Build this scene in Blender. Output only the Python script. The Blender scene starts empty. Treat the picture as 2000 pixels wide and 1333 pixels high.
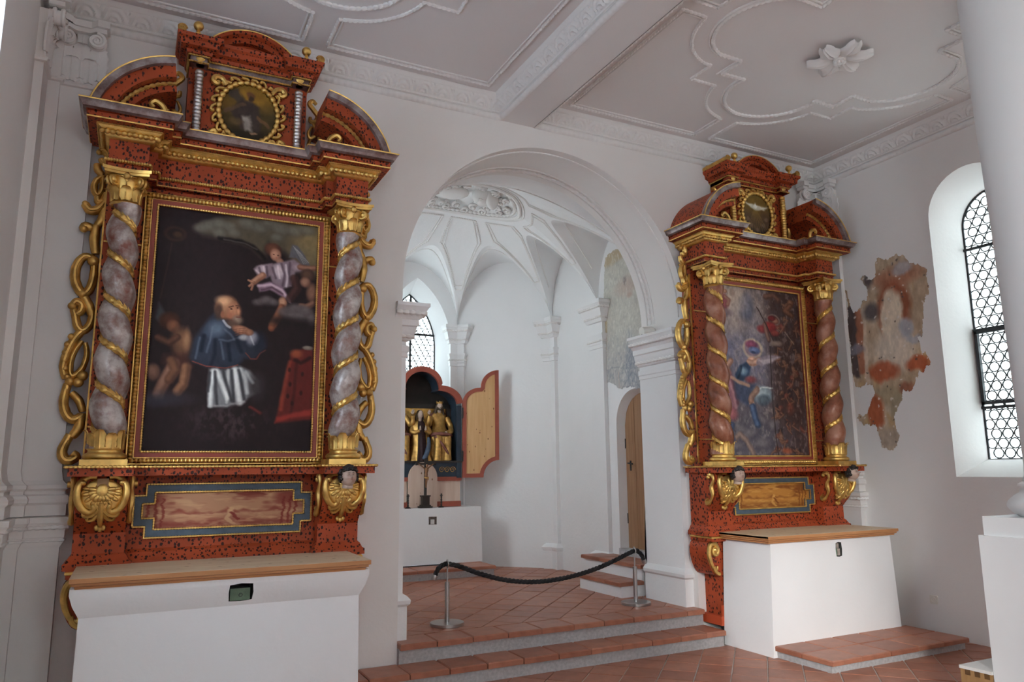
import bpy, bmesh, math, random
import numpy as np
from mathutils import Vector, Matrix, geometry

# ------------------------------------------------------------------ camera, world, exposure
sc = bpy.context.scene
col = sc.collection
cam_d = bpy.data.cameras.new('camera'); cam = bpy.data.objects.new('camera', cam_d); col.objects.link(cam)
cam_d.sensor_width = 36.0; cam_d.lens = 36.0 * 1453.95 / 2000.0; cam_d.clip_start = 0.05
Rr = Vector((0.893197, -0.44957069, -0.00923696)); Ru = Vector((-0.06776741, -0.15488919, 0.98560485)); Rf = Vector((0.44452976, 0.87971332, 0.1688128))
M = Matrix((Rr, Ru, -Rf)).transposed().to_4x4(); M.translation = (0, 0, 1.65)
cam.matrix_world = M
sc.camera = cam
sc.view_settings.view_transform = 'Standard'; sc.view_settings.look = 'None'
sc.view_settings.gamma = 1.0; sc.view_settings.use_curve_mapping = False
sc.view_settings.exposure = 1.18
w = bpy.data.worlds.new('overcast_sky'); sc.world = w; w.use_nodes = True
bg = w.node_tree.nodes['Background']; bg.inputs[0].default_value = (0.84, 0.93, 1.0, 1); bg.inputs[1].default_value = 5.5
sun_d = bpy.data.lights.new('sun', 'SUN'); sun_d.energy = 2.1; sun_d.angle = 0.20; sun_d.color = (1.0, 0.98, 0.96)
sun = bpy.data.objects.new('sun', sun_d); col.objects.link(sun); sun.rotation_euler = Vector((0.61, 0.79, -0.29)).to_track_quat('-Z', 'Y').to_euler()
cy = sc.cycles
cy.max_bounces = 10; cy.diffuse_bounces = 7; cy.glossy_bounces = 3; cy.transparent_max_bounces = 12; cy.transmission_bounces = 3
cy.caustics_reflective = False; cy.caustics_refractive = False; cy.sample_clamp_indirect = 6.0

R = math.radians
PI = math.pi
rnd = random.Random(7)

# ------------------------------------------------------------------ constants of the room
W = 5.98          # altar wall
XL, XR = -0.78, 7.12
YB = -6.0         # back wall
ZC = 5.14         # nave ceiling
S1, S2 = 0.14, 0.29
AX = 3.51         # axis of the arch and chancel
AR, AZ = 1.535, 3.205

# ------------------------------------------------------------------ materials
MT = {}
def lin(c):
    c = np.asarray(c, float) / 255.0
    return np.where(c <= 0.04045, c / 12.92, ((c + 0.055) / 1.055) ** 2.4)
def newmat(name):
    m = bpy.data.materials.new(name); m.use_nodes = True
    nt = m.node_tree; b = nt.nodes['Principled BSDF']; MT[name] = m
    return m, nt, b
def N(nt, t, **k):
    n = nt.nodes.new(t)
    for a, v in k.items(): setattr(n, a, v)
    return n
def ramp(nt, stops):
    r = N(nt, 'ShaderNodeValToRGB'); e = r.color_ramp.elements
    while len(e) < len(stops): e.new(0.5)
    for i, (p, c) in enumerate(stops):
        e[i].position = p; e[i].color = (*c, 1)
    return r
def coords(nt, sc_=1.0, kind='Object', rot=None, scale=None):
    tc = N(nt, 'ShaderNodeTexCoord'); mp = N(nt, 'ShaderNodeMapping')
    nt.links.new(tc.outputs[kind], mp.inputs['Vector'])
    mp.inputs['Scale'].default_value = scale or (sc_, sc_, sc_)
    if rot: mp.inputs['Rotation'].default_value = rot
    return mp.outputs['Vector']
def noise_(nt, vec, scale, detail=3, rough=0.5):
    n = N(nt, 'ShaderNodeTexNoise'); n.inputs['Scale'].default_value = scale; n.inputs['Detail'].default_value = detail; n.inputs['Roughness'].default_value = rough
    nt.links.new(vec, n.inputs['Vector']); return n.outputs['Fac']
def bump_(nt, b, h, strength=0.2, dist=0.01):
    n = N(nt, 'ShaderNodeBump'); n.inputs['Strength'].default_value = strength; n.inputs['Distance'].default_value = dist
    nt.links.new(h, n.inputs['Height']); nt.links.new(n.outputs['Normal'], b.inputs['Normal'])
def simple(name, c, rough=0.6, metal=0.0, var=0.0, vs=8.0, bump=0.0, bs=60.0, spec=0.5):
    m, nt, b = newmat(name)
    b.inputs['Base Color'].default_value = (*c, 1); b.inputs['Roughness'].default_value = rough; b.inputs['Metallic'].default_value = metal
    b.inputs['Specular IOR Level'].default_value = spec
    v = coords(nt)
    if var:
        f = noise_(nt, v, vs); r = ramp(nt, [(0.25, tuple(x * (1 - var) for x in c)), (0.75, tuple(min(1, x * (1 + var)) for x in c))])
        nt.links.new(f, r.inputs[0]); nt.links.new(r.outputs[0], b.inputs['Base Color'])
    if bump: bump_(nt, b, noise_(nt, v, bs, 4), bump, 0.01)
    return m
simple('plaster', (0.79, 0.765, 0.74), 0.9, var=0.03, vs=1.3, bump=0.12, bs=28, spec=0.2)
simple('plaster_ceiling', (0.77, 0.745, 0.73), 0.9, var=0.02, vs=1.0, bump=0.05, bs=30, spec=0.2)
simple('plaster_white', (0.83, 0.83, 0.83), 0.85, var=0.02, vs=2, bump=0.22, bs=22, spec=0.2)
simple('stucco', (0.80, 0.785, 0.765), 0.85, spec=0.25)
simple('column_paint', (0.78, 0.79, 0.79), 0.55, var=0.02, vs=2)
simple('concrete', (0.42, 0.41, 0.41), 0.9, var=0.18, vs=40, bump=0.3, bs=120)
simple('mortar', (0.55, 0.50, 0.46), 0.9, var=0.1, vs=20)
simple('gold', (0.80, 0.49, 0.15), 0.40, 0.9, var=0.35, vs=14, bump=0.12, bs=40)
simple('gold_dark', (0.64, 0.38, 0.11), 0.44, 0.9, var=0.4, vs=14, bump=0.15, bs=40)
simple('steel', (0.46, 0.455, 0.45), 0.3, 1.0)
simple('black_rope', (0.012, 0.012, 0.014), 0.75)
simple('iron', (0.035, 0.037, 0.04), 0.55, 0.3)
simple('lead', (0.06, 0.065, 0.065), 0.6, 0.2)
simple('red_paint', (0.30, 0.050, 0.028), 0.5, var=0.12, vs=6)
simple('orange_red', (0.50, 0.075, 0.022), 0.55)
simple('shrine_red', (0.33, 0.075, 0.045), 0.6, var=0.12, vs=9)
simple('blue_frame', (0.065, 0.095, 0.125), 0.55, var=0.25, vs=20)
simple('dark_blue', (0.02, 0.035, 0.055), 0.6, var=0.3, vs=9)
simple('near_black', (0.018, 0.013, 0.011), 0.8, var=0.6, vs=7)  # mottled near-black tone for the shrine's back board
simple('green_block', (0.10, 0.17, 0.105), 0.45, var=0.25, vs=20, bump=0.2)
simple('niche_dark', (0.05, 0.05, 0.045), 0.9, var=0.4, vs=30)
simple('rubble', (0.42, 0.36, 0.31), 0.9, var=0.3, vs=40, bump=0.4)
simple('socket', (0.72, 0.69, 0.62), 0.4)
simple('lamp_body', (0.74, 0.72, 0.66), 0.45)
simple('hair', (0.022, 0.016, 0.014), 0.55, var=0.3, vs=60)
simple('dark_wood', (0.022, 0.015, 0.012), 0.5, var=0.3, vs=20)
simple('statue_gold', (0.50, 0.29, 0.085), 0.45, 0.75, var=0.4, vs=20)
simple('statue_skin', (0.50, 0.37, 0.29), 0.6, var=0.1, vs=30)
simple('robe_dark', (0.045, 0.02, 0.022), 0.6, var=0.3, vs=25)
simple('robe_blue', (0.06, 0.085, 0.13), 0.6, var=0.3, vs=25)
simple('robe_red', (0.20, 0.07, 0.05), 0.6, var=0.3, vs=25)
simple('hair_brown', (0.07, 0.04, 0.02), 0.6)
simple('corpus_wood', (0.24, 0.11, 0.045), 0.5, var=0.2, vs=40)
simple('white_top', (0.72, 0.71, 0.68), 0.6)
simple('sill_stone', (0.45, 0.45, 0.46), 0.85, var=0.25, vs=30, bump=0.3)

def spotted(name, base, spot, scale=26.0, thr=0.33):
    m, nt, b = newmat(name)
    v = coords(nt, scale=(scale, scale, scale * 0.72))
    d = N(nt, 'ShaderNodeTexNoise'); d.inputs['Scale'].default_value = 2.2; nt.links.new(v, d.inputs['Vector'])
    mx = N(nt, 'ShaderNodeVectorMath', operation='MULTIPLY_ADD'); nt.links.new(d.outputs['Color'], mx.inputs[0]); mx.inputs[1].default_value = (0.5, 0.5, 0.5); nt.links.new(v, mx.inputs[2])
    vo = N(nt, 'ShaderNodeTexVoronoi'); vo.inputs['Scale'].default_value = 1.0; vo.inputs['Randomness'].default_value = 0.85; nt.links.new(mx.outputs[0], vo.inputs['Vector'])
    # spot size varies from cell to cell
    sep = N(nt, 'ShaderNodeSeparateColor'); nt.links.new(vo.outputs['Color'], sep.inputs[0])
    th = N(nt, 'ShaderNodeMath', operation='MULTIPLY_ADD'); nt.links.new(sep.outputs[0], th.inputs[0]); th.inputs[1].default_value = 0.28; th.inputs[2].default_value = thr - 0.16
    sub = N(nt, 'ShaderNodeMath', operation='SUBTRACT'); nt.links.new(vo.outputs['Distance'], sub.inputs[0]); nt.links.new(th.outputs[0], sub.inputs[1])
    r = ramp(nt, [(0.0, spot), (0.09, base)]); nt.links.new(sub.outputs[0], r.inputs[0])
    big = noise_(nt, v, 0.12, 2); r2 = ramp(nt, [(0.3, (0.78, 0.78, 0.78)), (0.7, (1.1, 1.1, 1.1))]); nt.links.new(big, r2.inputs[0])
    mul = N(nt, 'ShaderNodeMix', data_type='RGBA', blend_type='MULTIPLY'); mul.inputs[0].default_value = 1.0
    nt.links.new(r.outputs[0], mul.inputs[6]); nt.links.new(r2.outputs[0], mul.inputs[7]); nt.links.new(mul.outputs[2], b.inputs['Base Color'])
    b.inputs['Roughness'].default_value = 0.5; b.inputs['Specular IOR Level'].default_value = 0.25
    return m
spotted('red_marble', (0.41, 0.072, 0.024), (0.040, 0.011, 0.009), 46.0, 0.31)
spotted('red_marble_fine', (0.40, 0.060, 0.026), (0.045, 0.012, 0.011), 44.0)

def silvered(name, c1, c2, c3, metal, scale=5.0):
    m, nt, b = newmat(name)
    v = coords(nt); f = noise_(nt, v, scale, 6, 0.65)
    r = ramp(nt, [(0.34, c1), (0.48, c2), (0.62, c3)]); nt.links.new(f, r.inputs[0]); nt.links.new(r.outputs[0], b.inputs['Base Color'])
    g = noise_(nt, v, 45.0, 4); bump_(nt, b, g, 0.15, 0.01)
    b.inputs['Metallic'].default_value = metal; b.inputs['Roughness'].default_value = 0.36
    return m
silvered('silver_worn', (0.20, 0.065, 0.045), (0.33, 0.25, 0.225), (0.58, 0.53, 0.50), 0.3, 8.0)
silvered('silver', (0.40, 0.36, 0.34), (0.62, 0.60, 0.58), (0.78, 0.77, 0.75), 0.9, 9.0)
silvered('silver_dull', (0.13, 0.07, 0.06), (0.26, 0.20, 0.19), (0.42, 0.37, 0.36), 0.5, 6.0)
silvered('brown_marble', (0.16, 0.050, 0.025), (0.30, 0.105, 0.055), (0.42, 0.20, 0.13), 0.1, 6.0)

def wood(name, c1, c2, axis=0, stretch=14.0, knots=True, rough=0.5):
    m, nt, b = newmat(name)
    s = [stretch] * 3; s[axis] = 1.2
    v = coords(nt, scale=tuple(s)); f = noise_(nt, v, 1.6, 4)
    r = ramp(nt, [(0.3, c1), (0.7, c2)]); nt.links.new(f, r.inputs[0]); out = r.outputs[0]
    if knots:
        v2 = coords(nt, scale=tuple(13.0 if i != axis else 8.0 for i in range(3)))
        vo = N(nt, 'ShaderNodeTexVoronoi'); vo.inputs['Scale'].default_value = 1.0; nt.links.new(v2, vo.inputs['Vector'])
        k = ramp(nt, [(0.0, (0.25, 0.13, 0.07)), (0.10, (0.5, 0.36, 0.26)), (0.14, (1, 1, 1))]); nt.links.new(vo.outputs['Distance'], k.inputs[0])
        mul = N(nt, 'ShaderNodeMix', data_type='RGBA', blend_type='MULTIPLY'); mul.inputs[0].default_value = 1.0
        nt.links.new(out, mul.inputs[6]); nt.links.new(k.outputs[0], mul.inputs[7]); out = mul.outputs[2]
    nt.links.new(out, b.inputs['Base Color']); b.inputs['Roughness'].default_value = rough
    return m
wood('pine_top', (0.66, 0.48, 0.30), (0.76, 0.60, 0.41), 0)
wood('pine_edge', (0.46, 0.20, 0.075), (0.56, 0.27, 0.11), 0, knots=False)
wood('pine_wing', (0.62, 0.35, 0.14), (0.72, 0.45, 0.21), 2)
wood('pine_pale', (0.60, 0.43, 0.33), (0.68, 0.52, 0.42), 2)
wood('oak', (0.29, 0.145, 0.070), (0.39, 0.215, 0.11), 2, 22.0, False)
wood('stool_wood', (0.30, 0.16, 0.06), (0.42, 0.25, 0.11), 2, 10.0, False)
wood('stool_joint', (0.10, 0.05, 0.02), (0.15, 0.08, 0.03), 2, 10.0, False)

def terracotta():
    m, nt, b = newmat('terracotta')
    v = coords(nt); oi = N(nt, 'ShaderNodeObjectInfo')
    r = ramp(nt, [(0.0, (0.33, 0.125, 0.075)), (0.5, (0.385, 0.150, 0.090)), (1.0, (0.43, 0.18, 0.11))]); nt.links.new(oi.outputs['Random'], r.inputs[0])
    f = noise_(nt, v, 7.0, 5, 0.6); r2 = ramp(nt, [(0.3, (0.80, 0.80, 0.80)), (0.7, (1.12, 1.12, 1.12))]); nt.links.new(f, r2.inputs[0])
    mul = N(nt, 'ShaderNodeMix', data_type='RGBA', blend_type='MULTIPLY'); mul.inputs[0].default_value = 1.0
    nt.links.new(r.outputs[0], mul.inputs[6]); nt.links.new(r2.outputs[0], mul.inputs[7]); nt.links.new(mul.outputs[2], b.inputs['Base Color'])
    b.inputs['Roughness'].default_value = 0.40; b.inputs['Specular IOR Level'].default_value = 0.5; bump_(nt, b, noise_(nt, v, 35, 4), 0.12, 0.01)
terracotta()
def painted(name, rough=0.5, spec=0.5):
    m, nt, b = newmat(name)
    a = N(nt, 'ShaderNodeAttribute'); a.attribute_name = 'paint'; nt.links.new(a.outputs['Color'], b.inputs['Base Color'])
    b.inputs['Roughness'].default_value = rough; b.inputs['Specular IOR Level'].default_value = spec
painted('oil_paint', 0.5, 0.16); painted('fresco_paint', 0.9, 0.1); painted('skin_paint', 0.5, 0.4)
def glass(name, tint, scatter):
    m, nt, b = newmat(name)
    t0 = N(nt, 'ShaderNodeBsdfTransparent'); t0.inputs[0].default_value = (*tint, 1)
    tl = N(nt, 'ShaderNodeBsdfTranslucent'); tl.inputs[0].default_value = (*tint, 1)
    t = N(nt, 'ShaderNodeMixShader'); t.inputs[0].default_value = scatter; nt.links.new(t0.outputs[0], t.inputs[1]); nt.links.new(tl.outputs[0], t.inputs[2])
    g = N(nt, 'ShaderNodeBsdfGlossy'); g.inputs['Roughness'].default_value = 0.05
    mx = N(nt, 'ShaderNodeMixShader'); mx.inputs[0].default_value = 0.06
    nt.links.new(t.outputs[0], mx.inputs[1]); nt.links.new(g.outputs[0], mx.inputs[2])
    nt.links.new(mx.outputs[0], nt.nodes['Material Output'].inputs[0])
glass('pane_glass', (0.93, 0.95, 0.94), 0.15)
glass('clear_lead_glass', (0.76, 0.79, 0.78), 0.1)
glass('bullseye_glass', (0.97, 0.97, 0.96), 0.6)      # thick blown glass that scatters the sun
glass('dimming_glass', (0.50, 0.57, 0.66), 0.1)             # panes tinted dark and bluish to cut the light they let in

# ------------------------------------------------------------------ mesh helpers
class MB:
    def __init__(s): s.v = []; s.f = []
    def add(s, vs, fs):
        o = len(s.v); s.v.extend([tuple(map(float, p)) for p in vs]); s.f.extend([tuple(i + o for i in f) for f in fs]); return s
    def box(s, a, b):
        x0, y0, z0 = a; x1, y1, z1 = b
        return s.add([(x0,y0,z0),(x1,y0,z0),(x1,y1,z0),(x0,y1,z0),(x0,y0,z1),(x1,y0,z1),(x1,y1,z1),(x0,y1,z1)],
                     [(0,3,2,1),(4,5,6,7),(0,1,5,4),(1,2,6,5),(2,3,7,6),(3,0,4,7)])
    def grid(s, rows, cu=False, cv=False, cap=False):
        n, m = len(rows), len(rows[0]); vs = [p for r in rows for p in r]; fs = []
        for i in range(n if cu else n - 1):
            for j in range(m if cv else m - 1):
                a, b = i, (i + 1) % n; c, d = j, (j + 1) % m
                fs.append((a*m+c, a*m+d, b*m+d, b*m+c))
        if cap:
            fs.append(tuple(range(m - 1, -1, -1))); fs.append(tuple((n-1)*m + k for k in range(m)))
        return s.add(vs, fs)
    def prism(s, poly, fn, a, b, caps=True):
        n = len(poly); vs = [fn(p[0], p[1], a) for p in poly] + [fn(p[0], p[1], b) for p in poly]
        fs = [(i, (i+1) % n, n + (i+1) % n, n + i) for i in range(n)]
        if caps:
            t = geometry.tessellate_polygon([[Vector((p[0], p[1], 0)) for p in poly]])
            fs += [tuple(x) for x in t] + [tuple(n + k for k in reversed(x)) for x in t]
        return s.add(vs, fs)
    def lathe(s, prof, n=24, c=(0, 0, 0), fn=None):
        rows = []
        for r, z in prof:
            rows.append([(c[0] + r*math.cos(2*PI*k/n), c[1] + r*math.sin(2*PI*k/n), c[2] + z) for k in range(n)])
        return s.grid(rows, cv=True, cap=True)
    def tube(s, path, rad, n=8, closed=False, flat=1.0, nrm=None, caps=True):
        P = [Vector(p) for p in path]; L = len(P)
        if not hasattr(rad, '__len__'): rad = [rad] * L
        rows = []; up = None
        for i in range(L):
            t = (P[(i+1) % L] - P[i-1]) if closed else (P[min(i+1, L-1)] - P[max(i-1, 0)])
            if t.length < 1e-9: t = Vector((0, 0, 1))
            t.normalize()
            if nrm is not None: up = Vector(nrm)
            elif up is None: up = Vector((0, 0, 1)) if abs(t.z) < 0.9 else Vector((1, 0, 0))
            a = up - t * up.dot(t)
            if a.length < 1e-6: a = t.orthogonal()
            a.normalize(); b = t.cross(a); up = a if nrm is None else up
            rows.append([P[i] + rad[i] * (a * (flat * math.cos(2*PI*k/n)) + b * math.sin(2*PI*k/n)) for k in range(n)])
        return s.grid(rows, cu=closed, cv=True, cap=(caps and not closed))
    def ell(s, c, r, n=10, m=7, rot=None):
        c = Vector(c); r = r if hasattr(r, '__len__') else (r, r, r); rows = []
        for i in range(m + 1):
            th = PI * i / m; row = []
            for k in range(n):
                p = Vector((r[0]*math.sin(th)*math.cos(2*PI*k/n), r[1]*math.sin(th)*math.sin(2*PI*k/n), r[2]*math.cos(th)))
                if rot is not None: p = rot @ p
                row.append(c + p)
            rows.append(row)
        return s.grid(rows, cv=True)
    def sweep(s, base, prof, left=True, cap=False):
        """profile (d, z) swept along a plan polyline with mitred corners"""
        cols = []
        for d, z in prof: cols.append([(p[0], p[1], z) for p in offs(base, d if left else -d)])
        n = len(base); rows = [[cols[j][i] for j in range(len(prof))] for i in range(n)]
        s.grid(rows)
        if cap:
            o = len(s.v) - n * len(prof); m = len(prof)
            if m > 2: s.f.append(tuple(o + k for k in range(m))); s.f.append(tuple(o + (n-1)*m + k for k in reversed(range(m))))
        return s
    def xf(s, M_):
        s.v = [tuple(M_ @ Vector(p)) for p in s.v]; return s
    def build(s, name, mat, parent=None, smooth=40, kind=None, loc=None):
        me = bpy.data.meshes.new(name); me.from_pydata(s.v, [], s.f); me.update()
        bm = bmesh.new(); bm.from_mesh(me); bmesh.ops.remove_doubles(bm, verts=bm.verts, dist=1e-5); bmesh.ops.recalc_face_normals(bm, faces=bm.faces); bm.to_mesh(me); bm.free()
        if smooth:
            me.polygons.foreach_set('use_smooth', [True] * len(me.polygons)); me.set_sharp_from_angle(angle=R(smooth))
        me.materials.append(MT[mat] if isinstance(mat, str) else mat)
        o = bpy.data.objects.new(name, me); col.objects.link(o)
        if parent is not None: o.parent = parent
        if loc: o.location = loc
        if kind: o['kind'] = kind
        return o
def offs(base, d):
    out = []; n = len(base)
    for i in range(n):
        ns = []
        for a, b in ((i-1, i), (i, i+1)):
            if a < 0 or b >= n: continue
            t = Vector((base[b][0]-base[a][0], base[b][1]-base[a][1])); t.normalize(); ns.append(Vector((-t.y, t.x)))
        if len(ns) == 1: m = ns[0]
        else:
            m = ns[0] + ns[1]; m = m / max(0.2, m.dot(ns[0]))
        out.append((base[i][0] + m.x*d, base[i][1] + m.y*d))
    return out
def spl(pts, k=5, closed=False):
    """Catmull-Rom through points of any dimension"""
    P = np.array(pts, float); n = len(P); out = []
    for i in range(n if closed else n - 1):
        p0 = P[(i-1) % n] if (closed or i > 0) else P[0]; p1 = P[i]; p2 = P[(i+1) % n]; p3 = P[(i+2) % n] if (closed or i + 2 < n) else P[-1]
        for j in range(k):
            t = j / k
            out.append(0.5*((2*p1) + (-p0+p2)*t + (2*p0-5*p1+4*p2-p3)*t*t + (-p0+3*p1-3*p2+p3)*t**3))
    if not closed: out.append(P[-1])
    return [tuple(map(float, q)) for q in out]
def resamp(path, step):
    P = np.array(path, float); seg = np.linalg.norm(np.diff(P, axis=0), axis=1); c = np.r_[0, np.cumsum(seg)]
    n = max(2, int(round(c[-1] / step)) + 1); t = np.linspace(0, c[-1], n)
    return [tuple(float(np.interp(q, c, P[:, k])) for k in range(P.shape[1])) for q in t], t
def beads(mb, path, r, pitch, n=6, per=4, closed=False):
    p, t = resamp(path, pitch / per)
    rad = [r * (0.55 + 0.45 * abs(math.sin(PI * q / pitch))) for q in t]
    mb.tube(p, rad, n)
def spiral(c, r0, r1, a0, turns, k=22):
    return [(c[0] + (r0 + (r1-r0)*i/k) * math.cos(a0 + turns*2*PI*i/k), c[1] + (r0 + (r1-r0)*i/k) * math.sin(a0 + turns*2*PI*i/k)) for i in range(k+1)]
def empty(name, loc=(0, 0, 0), rz=0.0):
    o = bpy.data.objects.new(name, None); col.objects.link(o); o.location = loc; o.rotation_euler = (0, 0, rz); o.empty_display_size = 0.1
    return o
def tag(o, label, cat, group=None):
    o['label'] = label; o['category'] = cat
    if group: o['group'] = group
    return o
def struct(o, label=None):
    o['kind'] = 'structure'
    if label: o['label'] = label
    return o
def copy(o, parent, loc=None):
    c = o.copy(); col.objects.link(c); c.parent = parent
    if loc is not None: c.location = loc
    return c
def panel(mb, outer, holes, fn):
    """flat wall with holes: fn(a, z, depth) -> world; holes: (front loop, rear loop, depth)"""
    loops = [outer] + [h[0] for h in holes]; flat = [p for l in loops for p in l]
    t = geometry.tessellate_polygon([[Vector((p[0], p[1], 0)) for p in l] for l in loops])
    mb.add([fn(p[0], p[1], 0) for p in flat], [tuple(x) for x in t])
    for f, b, d in holes:
        n = len(f)
        mb.add([fn(p[0], p[1], 0) for p in f] + [fn(p[0], p[1], d) for p in b], [(i, (i+1) % n, n + (i+1) % n, n + i) for i in range(n)])
    return mb
def arch_loop(c, hw, z0, zs, n=20, rise=None):
    """closed loop of an arched opening; rise > hw gives a pointed arch"""
    pts = [(c - hw, z0), (c + hw, z0)]
    if rise is None:
        pts += [(c + hw*math.cos(PI*k/n), zs + hw*math.sin(PI*k/n)) for k in range(n + 1)]
    else:
        r = (hw*hw + rise*rise) / (2*hw); a = math.acos((r - hw) / r)
        pts += [(c + hw - r + r*math.cos(a*k/(n//2)), zs + r*math.sin(a*k/(n//2))) for k in range(n//2 + 1)]
        pts += [(c - hw + r - r*math.cos(a*k/(n//2)), zs + r*math.sin(a*k/(n//2))) for k in range(n//2 - 1, -1, -1)]
    return pts

# ================================================================== THE SHELL
# ---- altar wall with the chancel arch
x0, x1 = AX - AR, AX + AR
YJ = 6.73                                   # rear face of the arch wall
arc = [(AX + AR*math.cos(PI*k/48), AZ + AR*math.sin(PI*k/48)) for k in range(49)]
notch = [(x1, -0.05)] + arc + [(x0, -0.05)]
mb = MB()
panel(mb, [(XR, -0.05), (XR, 5.2), (XL, 5.2), (XL, -0.05)] + notch[::-1], [], lambda a, z, d: (a, W + d, z))
mb.grid([[(p[0], W, p[1]), (p[0], W + 0.05, p[1]), (p[0], YJ, p[1])] for p in notch])
panel(mb, [(5.6, 0.0), (5.6, 5.4), (1.4, 5.4), (1.4, 0.0)] + [(p[0], max(p[1], 0)) for p in notch[::-1]], [], lambda a, z, d: (a, YJ, z))
wall_e = struct(mb.build('wall_east', 'plaster', smooth=30), 'white plastered altar wall with a wide round chancel arch')
t = MB()
ap = [(AX + (AR - 0.004)*math.cos(PI*k/96), W + 0.10, AZ + (AR - 0.004)*math.sin(PI*k/96)) for k in range(97)]
beads(t, ap, 0.011, 0.045)
t.build('bead_moulding', 'stucco', wall_e)
t = MB()
for yy, r_, rr in ((YJ - 0.17, 0.022, 0.005), (YJ - 0.23, 0.010, 0.0), (YJ - 0.11, 0.010, 0.0)):
    ap = [(AX + (AR - 0.006 - rr)*math.cos(PI*k/96), yy, AZ + (AR - 0.006 - rr)*math.sin(PI*k/96)) for k in range(97)]
    if r_ > 0.02: beads(t, ap, r_, 0.06)
    else: t.tube(ap, r_, 6)
t.build('guilloche_moulding', 'stucco', wall_e)

# ---- side walls and back wall of the nave
def wall_side(name, x, sgn, wins, label):
    fn = lambda a, z, d: (x + sgn*d, a, z)
    holes = []
    for yc in wins:
        if yc == -3.3: holes.append((arch_loop(yc, 1.03, 1.0, 3.9), arch_loop(yc, 1.0, 1.02, 3.9), 0.15)); continue  # unseen window, added wide and shallow so the sun beam gets through
        f = arch_loop(yc, 0.43, 1.53, 4.12); b = arch_loop(yc, 0.345, 1.70, 4.05); holes.append((f, b, 0.42))
    return struct(panel(MB(), [(YB, -0.05), (W + 0.02, -0.05), (W + 0.02, 5.2), (YB, 5.2)], holes, fn).build(name, 'plaster', smooth=30), label)
WIN_R, WIN_L = (4.17,), (4.06, -3.3)
wall_r = wall_side('wall_right', XR, 1, WIN_R, 'white plastered side wall with a deep arched window and fresco remains')
wall_l = wall_side('wall_left', XL, -1, WIN_L, 'white plastered side wall close beside the darker altarpiece')
fn = lambda a, z, d: (a, YB - d, z)
holes = [(arch_loop(c, 0.5, 1.6, 3.9), arch_loop(c, 0.42, 1.7, 3.9), 0.2) for c in (3.2,)]  # unseen opening added to brighten the walls facing the camera
struct(panel(MB(), [(XL, -0.05), (XR, -0.05), (XR, 5.2), (XL, 5.2)], holes, fn).build('wall_back', 'plaster', smooth=30))

# ---- glazing with bull's-eye roundels
def inside(p, loop):
    c = False; n = len(loop)
    for i in range(n):
        (xa, ya), (xb, yb) = loop[i], loop[(i+1) % n]
        if (ya > p[1]) != (yb > p[1]) and p[0] < (xb-xa)*(p[1]-ya)/(yb-ya) + xa: c = not c
    return c
def roundels(name, loop, fn, dia, bars, vbars, casement=None, label=None, mir=1):
    root = struct(empty(name, fn(*loop[0], 0)), label)
    off = Vector(root.location)
    fl = lambda a, z, d: tuple(Vector(fn(a, z, d)) - off)
    panel(MB(), loop, [], lambda a, z, d: fl(a, z, 0.012)).build('glass_sheet', 'clear_lead_glass', root, 0)
    a0 = min(p[0] for p in loop); a1 = max(p[0] for p in loop); z0 = min(p[1] for p in loop); z1 = max(p[1] for p in loop)
    disc = MB(); n = 16; r = dia*0.45
    disc.add([fl(loop[0][0] + r*math.cos(2*PI*k/n), loop[0][1] + r*math.sin(2*PI*k/n), 0) for k in range(n)] + [fl(*loop[0], 0.006)], [(k, (k+1) % n, n) for k in range(n)])
    proto = None; cames = MB(); row = 0; z = z0 + dia*0.5
    while z < z1:
        a = a0 + (dia*0.5 if row % 2 == 0 else 0.0)
        while a <= a1 + 1e-6:
            if inside((a, z), loop):
                p = fl(a, z, 0)
                if proto is None: proto = disc.build('pane', 'clear_lead_glass', root, 30); proto.location = p
                else: copy(proto, root, p)
                R1 = dia*0.5; R2 = dia*0.392; ring = []
                for rr, dd in ((R1, -0.004), (R2, -0.004), (R2, 0.004), (R1, 0.004)): ring.append([fl(a + rr*math.cos(2*PI*k/n), z + rr*math.sin(2*PI*k/n), dd) for k in range(n)])
                cames.grid([list(q) for q in zip(*ring)], cu=True, cv=True)
                for s in (-1, 1):   # little bars between neighbouring roundels
                    pass
            a += dia
        z += dia*0.866; row += 1
    cames.build('lead_came', 'lead', root, 0)
    for zb in bars:
        aa = [a0 + (a1-a0)*k/200 for k in range(201) if inside((a0 + (a1-a0)*k/200, zb), loop)]
        if not aa: continue
        b = MB(); lo, hi = min(aa) - 0.01, max(aa) + 0.01
        b.prism([(lo, zb-0.014), (hi, zb-0.014), (hi, zb+0.014), (lo, zb+0.014)], lambda a, z, d: fl(a, z, d), -0.03, -0.006); b.build('iron_bar', 'iron', root, 0)
    for ab in vbars:
        zz = [z0 + (z1-z0)*k/300 for k in range(301) if inside((ab, z0 + (z1-z0)*k/300), loop)]
        b = MB(); b.prism([(ab-0.014, min(zz)), (ab+0.014, min(zz)), (ab+0.014, max(zz)), (ab-0.014, max(zz))], lambda a, z, d: fl(a, z, d), -0.03, -0.006); b.build('iron_bar', 'iron', root, 0)
    fr = MB(); fr.tube([fl(p[0], p[1], -0.004) for p in loop], 0.014, 6, closed=True); fr.build('window_frame', 'iron', root, 40)
    if casement:
        zl, zh = casement; b = MB(); wdt = a1 - a0; i_ = 0.012; t_ = 0.03
        for q in ((a0+i_, zl, a1-i_, zl+t_), (a0+i_, zh-t_, a1-i_, zh), (a0+i_, zl, a0+i_+t_, zh), (a1-i_-t_, zl, a1-i_, zh)):
            b.prism([(q[0], q[1]), (q[2], q[1]), (q[2], q[3]), (q[0], q[3])], lambda a, z, d: fl(a, z, d), -0.045, -0.005)
        b.build('casement_frame', 'iron', root, 0)
    return root
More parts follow.
